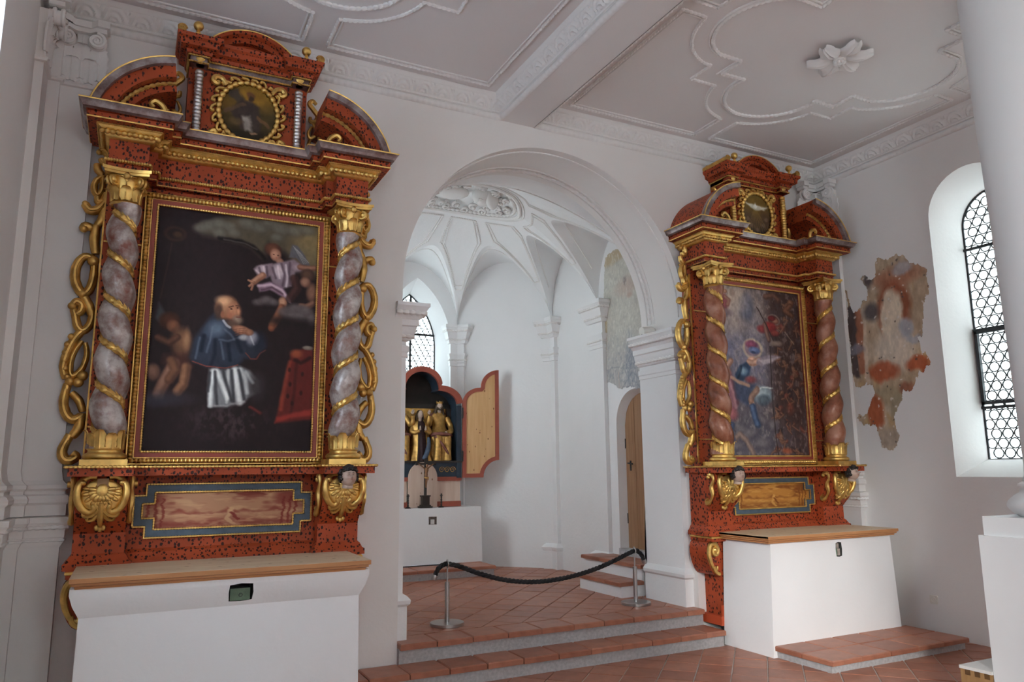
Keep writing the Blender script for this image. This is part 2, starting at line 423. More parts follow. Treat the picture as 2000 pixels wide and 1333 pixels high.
lp = arch_loop(WIN_R[0], 0.345, 1.70, 4.05)
roundels('window_1', lp, lambda a, z, d: (XR + 0.42 + d, a, z), 0.108, (3.82, 2.98, 2.20), (), (2.23, 2.97), 'tall arched leaded window with round panes in the side wall')
k_ = 0
for yc in WIN_R[1:]:
    k_ += 1; g = struct(panel(MB(), arch_loop(yc, 0.345, 1.70, 4.05), [], lambda a, z, d: (XR + 0.42, a, z)).build('window_%d' % (2 + k_), 'bullseye_glass', None, 0))
for yc in WIN_L:
    k_ += 1; big = yc == -3.3
    g = struct(panel(MB(), arch_loop(yc, 1.0, 1.02, 3.9) if big else arch_loop(yc, 0.345, 1.70, 4.05), [], lambda a, z, d: (XL - (0.15 if big else 0.42), a, z)).build('window_%d' % (2 + k_), 'pane_glass' if big else 'dimming_glass', None, 0))
    if big: continue
    fr = MB()
    for zb in (2.3, 3.0, 3.7): fr.tube([(XL - 0.41, yc - 0.345, zb), (XL - 0.41, yc + 0.345, zb)], 0.012, 5)
    fr.build('glazing_bar', 'iron', g, 40)

# ---- chancel: polygonal end with a stuccoed lunette vault
CH = [(5.32, YJ), (5.32, 8.0), (5.32, 9.22), (4.27, 10.29), (2.75, 10.29), (1.70, 9.22), (1.70, 8.0), (1.70, YJ)]
def seg_fn(a, b):
    a = Vector(a); b = Vector(b); t = (b - a).normalized(); n = Vector((t.y, -t.x))   # outward (right of the ccw path)
    return lambda u, z, d: (a.x + t.x*u + n.x*d, a.y + t.y*u + n.y*d, z), (b - a).length
DY, DR, DS, DZ = 7.28, 0.405, 0.68, 2.18        # door in the right chancel wall
fn = lambda a, z, d: (5.32 + d, a, z)
dl = arch_loop(DY, DR, DS, DZ)
wc1 = struct(panel(MB(), [(YJ, 0.0), (9.22, 0.0), (9.22, 5.3), (YJ, 5.3)], [(dl, arch_loop(DY, DR - 0.03, DS, DZ - 0.02), 0.15)], fn).build('wall_chancel_right', 'plaster_white', smooth=30), 'white chancel wall with a small arched doorway')
mb = MB()
f1, L1 = seg_fn(CH[2], CH[3]); panel(mb, [(0, 0), (L1, 0), (L1, 5.3), (0, 5.3)], [], f1)
struct(mb.build('wall_chancel_diagonal', 'plaster_white', smooth=30))
WC, WH = 3.63, 0.415
wl = arch_loop(WC, WH, 2.25, 3.50, 20, 0.80); wf = arch_loop(WC, 0.53, 2.05, 3.50, 20, 0.98)
struct(panel(MB(), [(2.75, 0), (4.27, 0), (4.27, 5.3), (2.75, 5.3)], [(wf, wl, 0.38)], lambda a, z, d: (a, 10.29 + d, z)).build('wall_chancel_end', 'plaster_white', smooth=30))
roundels('window_2', wl, lambda a, z, d: (a, 10.67 + d, z), 0.098, (3.68, 2.75), (3.648,), None, 'pointed leaded window with round panes behind the shrine')
mb = MB(); f1, L1 = seg_fn(CH[4], CH[5]); panel(mb, [(0, 0), (L1, 0), (L1, 5.3), (0, 5.3)], [], f1)
panel(mb, [(YJ, 0), (9.22, 0), (9.22, 5.3), (YJ, 5.3)], [(arch_loop(8.55, 0.45, 1.9, 3.4), arch_loop(8.55, 0.34, 2.0, 3.35), 0.38)], lambda a, z, d: (1.70 - d, a, z))
struct(mb.build('wall_chancel_left', 'plaster_white', smooth=30))
g = struct(panel(MB(), arch_loop(8.55, 0.34, 2.0, 3.35), [], lambda a, z, d: (1.70 - 0.38, a, z)).build('window_10', 'pane_glass', None, 0))

# vault: domical surface with a conical lunette over every wall face
VC = Vector((AX, 8.2)); VS, VA, VLH = 3.78, 5.12, 0.93; VE, VB = 1.5, 0.78
def dome_z(sig): return VS + (VA - VS) * max(0.0, 1 - min(1, max(0, sig))**VE)**VB
faces8 = [(CH[i], CH[(i+1) % 8]) for i in range(8)]
def vplan(i, t, s):
    a, b = Vector(faces8[i][0]), Vector(faces8[i][1]); w_ = a + (b - a)*t
    return VC + (w_ - VC)*s
def vsig(i, t, s):
    a, b = Vector(faces8[i][0]) - VC, Vector(faces8[i][1]) - VC
    return s * (a + (b - a)*t).length / (a.length + (b.length - a.length)*t)
def vlun(i, t):
    h = VLH if i != 7 else 0.97
    return VS + h*math.sqrt(max(0, 1 - (2*t - 1)**2))
def vgroin(i, t):
    f = (vlun(i, t) - VS) / (VA - VS); sg = max(0, 1 - f**(1/VB))**(1/VE)
    return min(1.0, sg / max(1e-6, vsig(i, t, 1.0)))
vm = MB()
for i in range(8):
    rows = []
    T = 28
    for k in range(T + 1):
        t_ = 0.5 - 0.5*math.cos(PI*k/T); sg = vgroin(i, t_); row = []
        for q in range(15):
            s = sg*q/14; p = vplan(i, t_, s); row.append((p.x, p.y, dome_z(vsig(i, t_, s))))
        for q in range(1, 6):
            s = sg + (1 - sg)*q/5; p = vplan(i, t_, s); row.append((p.x, p.y, vlun(i, t_)))
        rows.append(row)
    vm.grid(rows)
vault = struct(vm.build('ceiling_vault', 'plaster_white', smooth=28), 'white chancel vault with lunettes and beaded stucco panels')
OX, OY = 0.74, 0.52                                # oval medallion
def dome_at(p):
    d = Vector(p) - VC
    if d.length < 1e-6: return VA
    # find face
    for i in range(8):
        a, b = Vector(faces8[i][0]) - VC, Vector(faces8[i][1]) - VC
        den = a.x*b.y - a.y*b.x; l = (d.x*b.y - d.y*b.x)/den; m = (a.x*d.y - a.y*d.x)/den
        if l >= -1e-9 and m >= -1e-9:
            s = l + m; return dome_z(vsig(i, m/s, s))
    return VS
t = MB(); t2 = MB()
def ell_s(i, q, f):                              # radial fraction at which the ray meets the scaled oval
    d = vplan(i, q, 1.0) - VC; return f/math.sqrt((d.x/OX)**2 + (d.y/OY)**2)
for vi in range(8):                              # a kite-shaped framed panel above every corner
    i0, i1 = (vi - 1) % 8, vi
    for gap, rad, pit in ((0.085, 0.014, 0.035), (0.13, 0.007, 0)):
        loop = []
        for i, q0, q1 in ((i0, 0.955, 0.50), (i1, 0.50, 0.045)):
            Lf = (Vector(faces8[i][1]) - Vector(faces8[i][0])).length; dq = gap*0.9/Lf/0.42
            qs = [q0 + (q1 - q0)*k/16 for k in range(17)]
            if i == i0: qs = [q for q in qs if q > 0.5 + dq] + [0.5 + dq]
            else: qs = [0.5 - dq] + [q for q in qs if q < 0.5 - dq]
            pts = [vplan(i, q, max(0.30, vgroin(i, q) - gap*1.25/max(0.6, (vplan(i, q, 1.0) - VC).length))) for q in qs]
            loop += pts
            if i == i0:
                qe = qs[-1]; arc_ = [(i0, qe + (1.0 - qe)*k/8) for k in range(9)]; qf = 0.5 - gap*0.9/((Vector(faces8[i1][1]) - Vector(faces8[i1][0])).length)/0.42
                arc_ += [(i1, qf*k/8) for k in range(1, 9)]
                # the panel narrows towards the oval
                for (ii, q) in arc_: loop.append(vplan(ii, q, min(ell_s(ii, q, 1.16 + 0.4*gap), 0.97)))
        path = [(p.x, p.y, dome_at(p) - 0.004) for p in loop]; path.append(path[0])
        if pit: beads(t, path, rad, pit, 5, 3)
        else: t2.tube(path, rad, 5)
for i in range(8):                               # beaded line on the lunettes, beside the groins
    if i == 7: continue
    path = []
    for k in range(25):
        q = 0.06 + 0.88*k/24; s = vgroin(i, q); s2_ = min(1, s + 0.09); p = vplan(i, q, s2_); path.append((p.x, p.y, vlun(i, q) - 0.003))
    beads(t2, path, 0.011, 0.035, 5, 3)
t.build('bead_frame', 'stucco', vault); t2.build('fillet_frame', 'stucco', vault)
# pilasters of the chancel, folded round the corners
PP = [(0.035, S2), (0.035, S2+0.24), (0.05, S2+0.26), (0.055, S2+0.29), (0.03, S2+0.32), (0.0, S2+0.34), (0, 3.16), (0.012, 3.165), (0.012, 3.21), (0.018, 3.22), (0.018, 3.29), (0.035, 3.335), (0.035, 3.35), (0, 3.355),
      (0, 3.50), (0.03, 3.505), (0.04, 3.53), (0.06, 3.58), (0.065, 3.60), (0.07, 3.61), (0.085, 3.66), (0.115, 3.72), (0.125, 3.73), (0.125, 3.775), (0.0, 3.78)]
k_ = 0
for vi, arm in ((1, 0.15), (2, 0.13), (3, 0.13), (4, 0.13), (5, 0.13), (6, 0.15)):
    V = Vector(CH[vi]); a = (Vector(CH[vi-1]) - V).normalized(); b = (Vector(CH[vi+1]) - V).normalized()
    na = Vector((a.y, -a.x)); nb = Vector((-b.y, b.x)); th = 0.055
    if na.dot(VC - V) < 0: na = -na
    if nb.dot(VC - V) < 0: nb = -nb
    bis = (na + nb); bis = bis/bis.dot(na)
    base = [V + a*arm, V + a*arm + na*th, V + bis*th, V + b*arm + nb*th, V + b*arm]
    if vi in (1, 6): base.pop(2)
    base = [(p.x, p.y) for p in base]
    k_ += 1; o = MB().sweep(base, PP, left=True).build('trim_%d' % k_, 'plaster_white', None, 30); struct(o, 'folded white chancel pilaster with moulded capital')
    # egg-and-leaf relief on the two capital bands
    e = MB()
    for d, z, r_ in ((0.095, 3.685, 0.022), (0.05, 3.56, 0.018), (0.024, 3.255, 0.016)):
        pth = [(p[0], p[1], z) for p in offs(base, d)]; beads(e, pth, r_, 0.05, 6, 4)
    e.build('leaf_relief', 'stucco', o)
# ---- jamb pilasters and imposts of the arch
IM = [(0.0, 2.60), (0.012, 2.605), (0.012, 2.64), (0.02, 2.65), (0.02, 2.70), (0.0, 2.705), (0.0, 2.74), (0.03, 2.75), (0.06, 2.81), (0.065, 2.83), (0.07, 2.86), (0.085, 2.87), (0.085, 2.92), (0.10, 2.93), (0.15, 3.02), (0.16, 3.03), (0.16, 3.06), (-0.07, 3.065)]
JB = [(0.03, S2), (0.03, S2+0.26), (0.05, S2+0.28), (0.055, S2+0.31), (0.03, S2+0.34), (0, S2+0.36)]
for sx in (1, -1):
    xf_ = AX + sx*(AR - 0.072); xb = AX + sx*(AR + 0.06)
    base = [(xb, W + 0.10), (xf_, W + 0.10), (xf_, YJ - 0.03)]
    k_ += 1; o = MB().sweep(base, JB + IM, left=(sx > 0), cap=True).build('trim_%d' % k_, 'plaster_white', None, 30); struct(o, 'arch jamb pilaster with a heavy moulded impost')
    e = MB()
    for d, z, r_ in ((0.125, 2.975, 0.028), (0.045, 2.78, 0.022)):
        beads(e, [(p[0], p[1], z) for p in offs(base, d if sx > 0 else -d)], r_, 0.055, 6, 4)
    e.build('leaf_relief', 'stucco', o)

# ---- nave ceiling, beam, cornices
BX0, BX1, BZ, YT = 2.93, 3.28, 4.93, 2.2
mb = MB()
for a, b in ((XL - 0.02, BX0), (BX1, XR + 0.02)): mb.add([(a, YT, ZC), (b, YT, ZC), (b, W + 0.02, ZC), (a, W + 0.02, ZC)], [(0, 1, 2, 3)])
mb.add([(XL - 0.02, YB, ZC), (XR + 0.02, YB, ZC), (XR + 0.02, YT - 0.35, ZC), (XL - 0.02, YT - 0.35, ZC)], [(0, 1, 2, 3)])
ceil = struct(mb.build('ceiling', 'plaster_ceiling', None, 0), 'flat white nave ceiling with stucco frames')
b1 = MB().box((BX0, YT, BZ), (BX1, W + 0.02, 5.3)).box((XL, YT - 0.35, BZ), (XR, YT, 5.3)); b1.build('ceiling_beam', 'plaster_ceiling', ceil, 0)
CP = [(0, 4.925), (0.012, 4.93), (0.022, 4.942), (0.028, 4.96), (0.024, 4.978), (0.016, 4.985), (0.036, 4.988), (0.040, 5.0), (0.036, 5.006)]
CP += [(0.040 + 0.050*(k/13)**1.3, 5.010 + 0.091*k/13) for k in range(14)] + [(0.100, 5.106), (0.104, 5.12), (0.115, 5.14)]
def leafy(s, j):
    if 1 <= j <= 4:
        q = (s/0.055) % 1.0; return 0.012*math.sin(PI*q) if j in (2, 3) else 0.006*math.sin(PI*q)
    if 9 <= j <= 22:
        v = (j - 9)/13.0; p = 0.19; q = (((s/p) % 1.0) - 0.5)*2
        env = math.sin(PI*min(1, max(0, v)))**0.5; rho = math.sqrt((q*1.05)**2 + ((v - 0.05)*0.85)**2)
        return env*(0.020*(0.5 + 0.5*math.cos(2*PI*2.6*rho)) + 0.010*(1 - abs(q)) - 0.020*math.exp(-((abs(q) - 1)/0.10)**2))
    return 0
def rect_cornice(x0, x1, y0, y1, sides):
    m = MB(); cs = [(x0, y0), (x1, y0), (x1, y1), (x0, y1)]; dr = [(1, 0), (0, 1), (-1, 0), (0, -1)]
    for k in sides:
        a = cs[k]; L = (x1 - x0) if k % 2 == 0 else (y1 - y0); t = dr[k]; n = (-t[1], t[0]); rows = []
        K = int(L/0.012)
        for i in range(K + 1):
            f = i/K; row = []
            for j, (d, z) in enumerate(CP):
                s = d + f*(L - 2*d); h = leafy(s - L/2, j)
                row.append((a[0] + t[0]*s + n[0]*(d + h*0.7), a[1] + t[1]*s + n[1]*(d + h*0.7), z - h*0.7))
            rows.append(row)
        m.grid(rows)
    return m
k_ += 1; struct(rect_cornice(XL, BX0, YT, W, (1, 2, 3)).build('trim_%d' % k_, 'stucco', None, 50), 'leaf stucco cornice round the ceiling field above the dark painting')
k_ += 1; struct(rect_cornice(BX1, XR, YT, W, (1, 2, 3)).build('trim_%d' % k_, 'stucco', None, 50), 'leaf stucco cornice round the ceiling field with the rosette')
# stucco frames on the ceiling fields
def arcp(cx, cy, r, a0, a1, n=14): return [(cx + r*math.cos(R(a0 + (a1-a0)*k/n)), cy + r*math.sin(R(a0 + (a1-a0)*k/n))) for k in range(n + 1)]
def frame_paths(cx, cy, hx, hy):
    # quarter outline of the lobed centre, mirrored four times
    q = arcp(0, 0.72, 0.47, 90, -4, 12)[0:] ; q = [(x, y) for x, y in q if y > 0.655]
    q += [(0.45, 0.655), (0.715, 0.665), (0.705, 0.43)] + [(x, y) for x, y in arcp(0.80, 0.0, 0.455, 70, 0, 10) if x > 0.705]
    full = q + [(x, -y) for x, y in q[::-1][1:]]; full = full + [(-x, y) for x, y in full[::-1][1:-1]]
    panels = []
    p = [(0.10, hy)] + [(x, y) for x, y in arcp(0, 0.72, 0.64, 81, 14, 12) if y > 0.86] + [(0.62, 0.86), (0.905, 0.86), (0.895, 0.60)] + [(x, y) for x, y in arcp(0.80, 0, 0.625, 74, 6, 12) if x > 0.90] + [(1.42, 0.065), (hx, 0.065), (hx, hy)]
    for sx in (1, -1):
        for sy in (1, -1): panels.append([(cx + sx*x, cy + sy*y) for x, y in p])
    return [(cx + x, cy + y) for x, y in full], panels
m1 = MB(); m2 = MB()
for cx, hx in ((5.21, 1.65), (1.115, 1.585)):
    full, pans = frame_paths(cx, 4.0, hx, 1.77)
    c3 = [(x, y, ZC - 0.008) for x, y in full + full[:1]]; beads(m1, c3, 0.020, 0.045, 6, 4)
    for P_ in [full] + pans:
        o2 = offs(P_ + P_[:1], 0.028 if P_ is full else 0.0)
        m2.tube([(x, y, ZC - 0.002) for x, y in o2], 0.011 if P_ is full else 0.004, 6)
    for P_ in pans:
        beads(m1, [(x, y, ZC - 0.006) for x, y in P_ + P_[:1]], 0.017, 0.04, 6, 4)
        c_ = (sum(p[0] for p in P_)/len(P_), sum(p[1] for p in P_)/len(P_))
        m2.tube([(c_[0] + (x - c_[0])*0.955, c_[1] + (y - c_[1])*0.955, ZC - 0.003) for x, y in P_ + P_[:1]], 0.009, 6)
m1.build('leaf_frame', 'stucco', ceil); m2.build('fillet_frame', 'stucco', ceil)

# ---- floors, steps, tiles
floor = struct(MB().box((XL - 0.3, YB, -0.1), (XR + 0.3, W + 0.3, -0.008)).build('floor', 'mortar', None, 0), 'nave floor of red clay tiles laid diagonally')
TS = 0.277
def tile_mesh(sx, sy, h=0.02, ch=0.004):
    m = MB(); a, b = sx/2, sy/2
    m.add([(-a, -b, -h), (a, -b, -h), (a, b, -h), (-a, b, -h), (-a, -b, -ch), (a, -b, -ch), (a, b, -ch), (-a, b, -ch), (-a+ch, -b+ch, 0), (a-ch, -b+ch, 0), (a-ch, b-ch, 0), (-a+ch, b-ch, 0)],
          [(0,1,5,4), (1,2,6,5), (2,3,7,6), (3,0,4,7), (4,5,9,8), (5,6,10,9), (6,7,11,10), (7,4,8,11), (8,9,10,11)])
    return m
tp = None
s2 = math.sqrt(0.5)
def clip_poly(P_, planes):
    for a, b, c in planes:                       # keep a*x + b*y <= c
        o = []
        for i in range(len(P_)):
            p, q = P_[i-1], P_[i]; dp = a*p[0] + b*p[1] - c; dq = a*q[0] + b*q[1] - c
            if (dp <= 0) != (dq <= 0): f = dp/(dp - dq); o.append((p[0] + (q[0]-p[0])*f, p[1] + (q[1]-p[1])*f))
            if dq <= 0: o.append(q)
        P_ = o
        if len(P_) < 3: return []
    return P_
def lay_tiles(parent, size, n0, m0, z, box, planes, skip=lambda x, y: False):
    global tp
    h = (size - 0.009)/2
    for i in range(-70, 70):
        for j in range(-70, 70):
            n_ = n0 + i*size; m_ = m0 + j*size; x = (n_ + m_)*s2; y = (m_ - n_)*s2
            if not (box[0] < x < box[1] and box[2] < y < box[3]) or skip(x, y): continue
            cs = [(x + a*h*s2*1.0, y + b*h*s2*1.0) for a, b in ((0, -2), (2, 0), (0, 2), (-2, 0))]
            if all(a*p[0] + b*p[1] <= c for p in cs for a, b, c in planes):
                if tp is None: tp = tile_mesh(TS - 0.009, TS - 0.009).build('tile', 'terracotta', parent, 0); o = tp
                else: o = copy(tp, parent)
                k = (size - 0.009)/(TS - 0.009); o.scale = (k, k, 1)
                o.location = (x, y, z + rnd.uniform(-0.0015, 0.0015)); o.rotation_euler = (rnd.uniform(-.003, .003), rnd.uniform(-.003, .003), R(45) + rnd.choice((0, 1, 2, 3))*PI/2)
            else:
                q = clip_poly(cs, planes)
                if len(q) < 3 or abs(sum(q[k-1][0]*q[k][1] - q[k][0]*q[k-1][1] for k in range(len(q))))/2 < 0.002: continue
                MB().prism([(a - x, b - y) for a, b in q], lambda a, b, d: (a, b, d), -0.02, 0.0).build('tile', 'terracotta', parent, 0, loc=(x, y, z))
lay_tiles(floor, TS, -0.054 - TS/2, 0.07, 0.0, (0.9, 7.3, 3.2, 5.9), [(0, 1, 5.652), (1, 0, XR)], lambda x, y: 5.35 < x < 6.6 and y > 5.35)
struct(MB().box((XL, YB, -0.03), (XR, 3.0, -0.002)).build('floor_rear', 'terracotta', None, 0))
fc = struct(MB().box((1.3, 6.0, 0.0), (5.75, 10.8, S2 - 0.012)).build('floor_chancel', 'mortar', None, 0), 'raised chancel floor of red clay tiles')
lay_tiles(fc, 0.28, -2.26, 0.05, S2, (1.7, 5.5, 6.0, 10.3), [(0, -1, -6.204), (1, 0, 5.318), (-1, 0, -1.70), (1, 1, 14.53), (-1, 1, 7.51)], lambda x, y: (abs(x - AX) < 0.7 and y > 9.35) or (y < 6.75 and not 1.95 < x < 5.1))
def nosing(name, xs, y0, y1, ztop, riser, parent, th=0.045):
    for a, b in zip(xs[:-1], xs[1:]):
        o = tile_mesh(b - a - 0.008, y1 - y0, th, 0.008).build('edge_tile', 'terracotta', parent, 0)
        o.location = ((a + b)/2, (y0 + y1)/2 + rnd.uniform(-.003, .003), ztop + rnd.uniform(-0.001, 0.001)); o.rotation_euler = (0, 0, rnd.uniform(-.004, .004))
st1 = struct(MB().box((0.75, 5.655, -0.02), (5.045, W, S1 - 0.04)).build('floor_step_lower', 'concrete', None, 0), 'lower step with grey riser and clay edge tiles')
xs = [0.75, 1.03, 1.35, 1.65, 1.965, 2.287, 2.605, 2.925, 3.253, 3.57, 3.89, 4.205, 4.521, 4.821, 5.06]
nosing('e', xs, 5.63, W - 0.03, S1, None, st1)
st2 = struct(MB().box((AX - AR, 5.93, 0.05), (AX + AR, 6.34, S2 - 0.04)).build('floor_step_upper', 'concrete', None, 0), 'upper step with grey riser into the chancel')
nosing('e', [1.975, 2.285, 2.598, 2.921, 3.243, 3.569, 3.885, 4.21, 4.523, 4.829, 5.045], 5.90, 6.20, S2, None, st2)
# stair to the small door
sd = struct(MB().box((4.70, 6.80, S2 - 0.02), (4.979, 7.62, S2 + 0.12)).box((4.98, 6.81, S2 - 0.02), (5.318, 7.95, S2 + 0.285)).build('floor_stair', 'plaster_white', None, 0), 'two white steps with clay treads below the small door')
for (a, b, c, d, z) in ((4.67, 4.98, 6.77, 7.66, S2 + 0.16), (4.94, 5.32, 6.77, 7.98, S2 + 0.325)):
    ys = [c + (d - c)*k/3 for k in range(4)]
    for k in range(3):
        o = tile_mesh(b - a, ys[k+1] - ys[k] - 0.006, 0.04, 0.007).build('tread_tile', 'terracotta', sd, 0); o.location = ((a+b)/2, (ys[k]+ys[k+1])/2, z)
struct(MB().box((5.30, DY - DR, S2 + 0.28), (5.50, DY + DR, DS + 0.012)).build('door_sill', 'sill_stone', None, 0), 'worn grey stone sill of the small door')
# platform in front of the chancel altar
pf = struct(MB().box((2.55, 9.05, S2 - 0.01), (4.28, 9.9, S2 + 0.085)).build('floor_platform', 'concrete', None, 0), 'low tiled platform before the chancel altar')
xs = [2.53, 2.88, 3.23, 3.58, 3.94, 4.30]
nosing('e', xs, 9.02, 9.42, S2 + 0.125, None, pf, 0.04)
nosing('e', [4.0, 4.30], 9.43, 9.88, S2 + 0.125, None, pf, 0.04)
# platform in front of the right altar table
pr = struct(MB().box((5.14, 4.52, -0.01), (6.86, 5.25, 0.062)).build('floor_platform_side', 'concrete', None, 0), 'low tiled platform before the white altar table beside the fresco wall')
for ya, yb in ((4.49, 4.80), (4.81, 5.12)):
    xs = [5.115 + (6.885 - 5.115)*k/5 for k in range(6)]
    nosing('e', xs, ya, yb, 0.10, None, pr, 0.04)

# ---- door
dr = struct(empty('door_1', (5.455, DY, DS)), 'narrow arched oak plank door with iron handle')
pw = (2*(DR - 0.02))/4
for k in range(4):
    a = -(DR - 0.02) + k*pw; b = a + pw - 0.004; m = MB(); top = lambda q: DZ - 0.02 - DS + math.sqrt(max(0.0, (DR - 0.025)**2 - q*q))
    poly = [(a, 0.012), (b, 0.012)] + [(b + (a - b)*j/6, top(b + (a - b)*j/6)) for j in range(7)]
    m.prism(poly, lambda p, q, d: (d, p, q), -0.02 - 0.003*(k % 2), 0.02); m.build('plank', 'oak', dr, 0)
h = MB(); h.box((-0.03, 0.275, 0.93), (-0.022, 0.300, 1.05)); h.tube([(-0.03, 0.288, 1.02), (-0.07, 0.288, 1.02), (-0.076, 0.275, 1.02), (-0.076, 0.18, 1.01)], 0.009, 8); h.build('door_handle', 'iron', dr, 40)
h = MB(); h.tube([(-0.02, 0.385, 0.3), (-0.02, 0.385, 0.42)], 0.012, 8); h.tube([(-0.02, 0.385, 1.2), (-0.02, 0.385, 1.32)], 0.012, 8); h.build('hinge', 'iron', dr, 40)

# ---- corner pilasters of the nave with stucco capitals
NP = [(0.025, 0.0), (0.025, 1.16), (0.03, 1.17), (0.045, 1.20), (0.045, 1.225), (0.05, 1.23), (0.05, 1.27), (0.075, 1.32), (0.08, 1.325), (0.08, 1.36), (0.03, 1.365), (0.045, 1.37), (0.045, 1.44), (0.06, 1.455), (0.062, 1.48), (0.05, 1.50), (0.03, 1.51), (0.03, 1.53), (0.045, 1.545), (0.045, 1.57), (0.03, 1.58), (0.012, 1.60), (0.0, 1.66), (0, 4.42), (0.018, 4.425), (0.025, 4.44), (0.02, 4.455), (0.0, 4.46), (0, 4.80), (0.0, 4.82)]
def leaf(m, p, out, side, h, wd, curl=0.05, k=10, lobes=3):
    """acanthus leaf rising from p: lobed outline, ribbed face, tip bending towards out"""
    p = Vector(p); out = Vector(out); side = Vector(side); up = Vector((0, 0, 1)); rows = []
    us = (-1, -0.78, -0.5, -0.25, 0, 0.25, 0.5, 0.78, 1)
    for i in range(k + 1):
        v = i/k; zz = h*math.sin(v*PI*0.56)/math.sin(PI*0.56)*(1 if v < 0.9 else 1 - 0.35*(v - 0.9)); oo = 0.008 + curl*v**2.6
        w_ = wd*(0.70 + 0.40*math.sin(PI*min(1.0, v*0.9 + 0.1)))*(1 + 0.12*math.cos(2*PI*lobes*v + PI))*math.sqrt(max(0.03, 1 - max(0, (v - 0.35)/0.66)**2))
        r = []; q = []
        for u in us:
            d = oo + wd*(0.16*(1 - abs(u)) + 0.055*math.cos(u*PI*4)*(1 - 0.6*v)) - 0.08*wd*abs(u)
            c = p + up*(zz - abs(u)*0.06*h*(1 - v)) + side*(w_*u); r.append(c + out*d); q.append(c + out*(d - 0.22*wd))
        rows.append(r + q[::-1])
    m.grid(rows, cv=True, cap=True)
def stucco_capital(m, c, side, out, zt, hw=0.105):
    """leafy capital on a pilaster: c = middle of its face in plan, hw = half its width"""
    c = Vector((*c, 0)); side = Vector((*side, 0)); out = Vector((*out, 0))
    for q in (-0.55, 0.55): leaf(m, c + side*(q*hw) + Vector((0, 0, zt - 0.39)), out, side, 0.17, 0.060, 0.050, 14, 4)
    for q in (-1.05, 0.0, 1.05): leaf(m, c + side*(q*hw) + Vector((0, 0, zt - 0.36)), out, side, 0.25, 0.058, 0.062, 16, 5)
    for s in (-1, 1):
        cc = c + side*(s*hw*0.88) + Vector((0, 0, zt - 0.085))
        sp = spiral((0, 0), 0.058, 0.010, PI/2, 2.0, 30)
        for dd in (0.035, 0.085): m.tube([cc + side*(-s*x) + out*dd + Vector((0, 0, y)) for x, y in sp], [0.016 - 0.008*i/30 for i in range(31)], 6)
        rows = [[cc + out*d + side*(0.052*math.cos(2*PI*k/16)) + Vector((0, 0, 0.052*math.sin(2*PI*k/16))) for k in range(16)] for d in (0.0, 0.08)]
        m.grid(rows, cv=True, cap=True)
    leaf(m, c + Vector((0, 0, zt - 0.13)), out, side, 0.14, 0.035, 0.075, 12, 3)
    for z0_, z1_, e, d in ((zt - 0.02, zt + 0.012, hw*1.45, 0.095), (zt + 0.012, zt + 0.06, hw*1.62, 0.125)):
        p = [c - side*e, c - side*e + out*d, c - side*(e*0.55) + out*d, c - side*(e*0.3) + out*(d*0.62), c + side*(e*0.3) + out*(d*0.62), c + side*(e*0.55) + out*d, c + side*e + out*d, c + side*e]
        m.prism([(q.x, q.y) for q in p], lambda x, y, z: (x, y, z), z0_, z1_)
for nm, base, caps in (
    ('r', [(XR - 0.31, W), (XR - 0.31, W - 0.055), (XR - 0.055, W - 0.055), (XR - 0.055, W - 0.31), (XR, W - 0.31)], [((XR - 0.195, W - 0.055), (1, 0), (0, -1)), ((XR - 0.055, W - 0.195), (0, 1), (-1, 0))]),
    ('l', [(XL, W - 0.36), (XL + 0.055, W - 0.36), (XL + 0.055, W - 0.10), (XL + 0.13, W - 0.10), (XL + 0.13, W - 0.055), (XL + 0.36, W - 0.055), (XL + 0.36, W)], [((XL + 0.245, W - 0.055), (1, 0), (0, -1)), ((XL + 0.055, W - 0.25), (0, 1), (1, 0))])):
    k_ += 1
    o = MB().sweep(base, NP, left=False).build('trim_%d' % k_, 'plaster', None, 30)
    struct(o, 'paired corner pilasters with leafy capitals beside the %s' % ('fresco wall' if nm == 'r' else 'dark painting'))
    m = MB()
    for c, s_, o_ in caps: stucco_capital(m, c, s_, o_, 4.86)
    m.build('stucco_capital', 'stucco', o, 45)
    e = MB()
    for d, z, r_ in ((0.06, 1.295, 0.018), (0.048, 1.21, 0.010)):
        beads(e, [(p[0], p[1], z) for p in offs(base, -d)], r_, 0.045, 6, 4)
    e.build('leaf_relief', 'stucco', o)

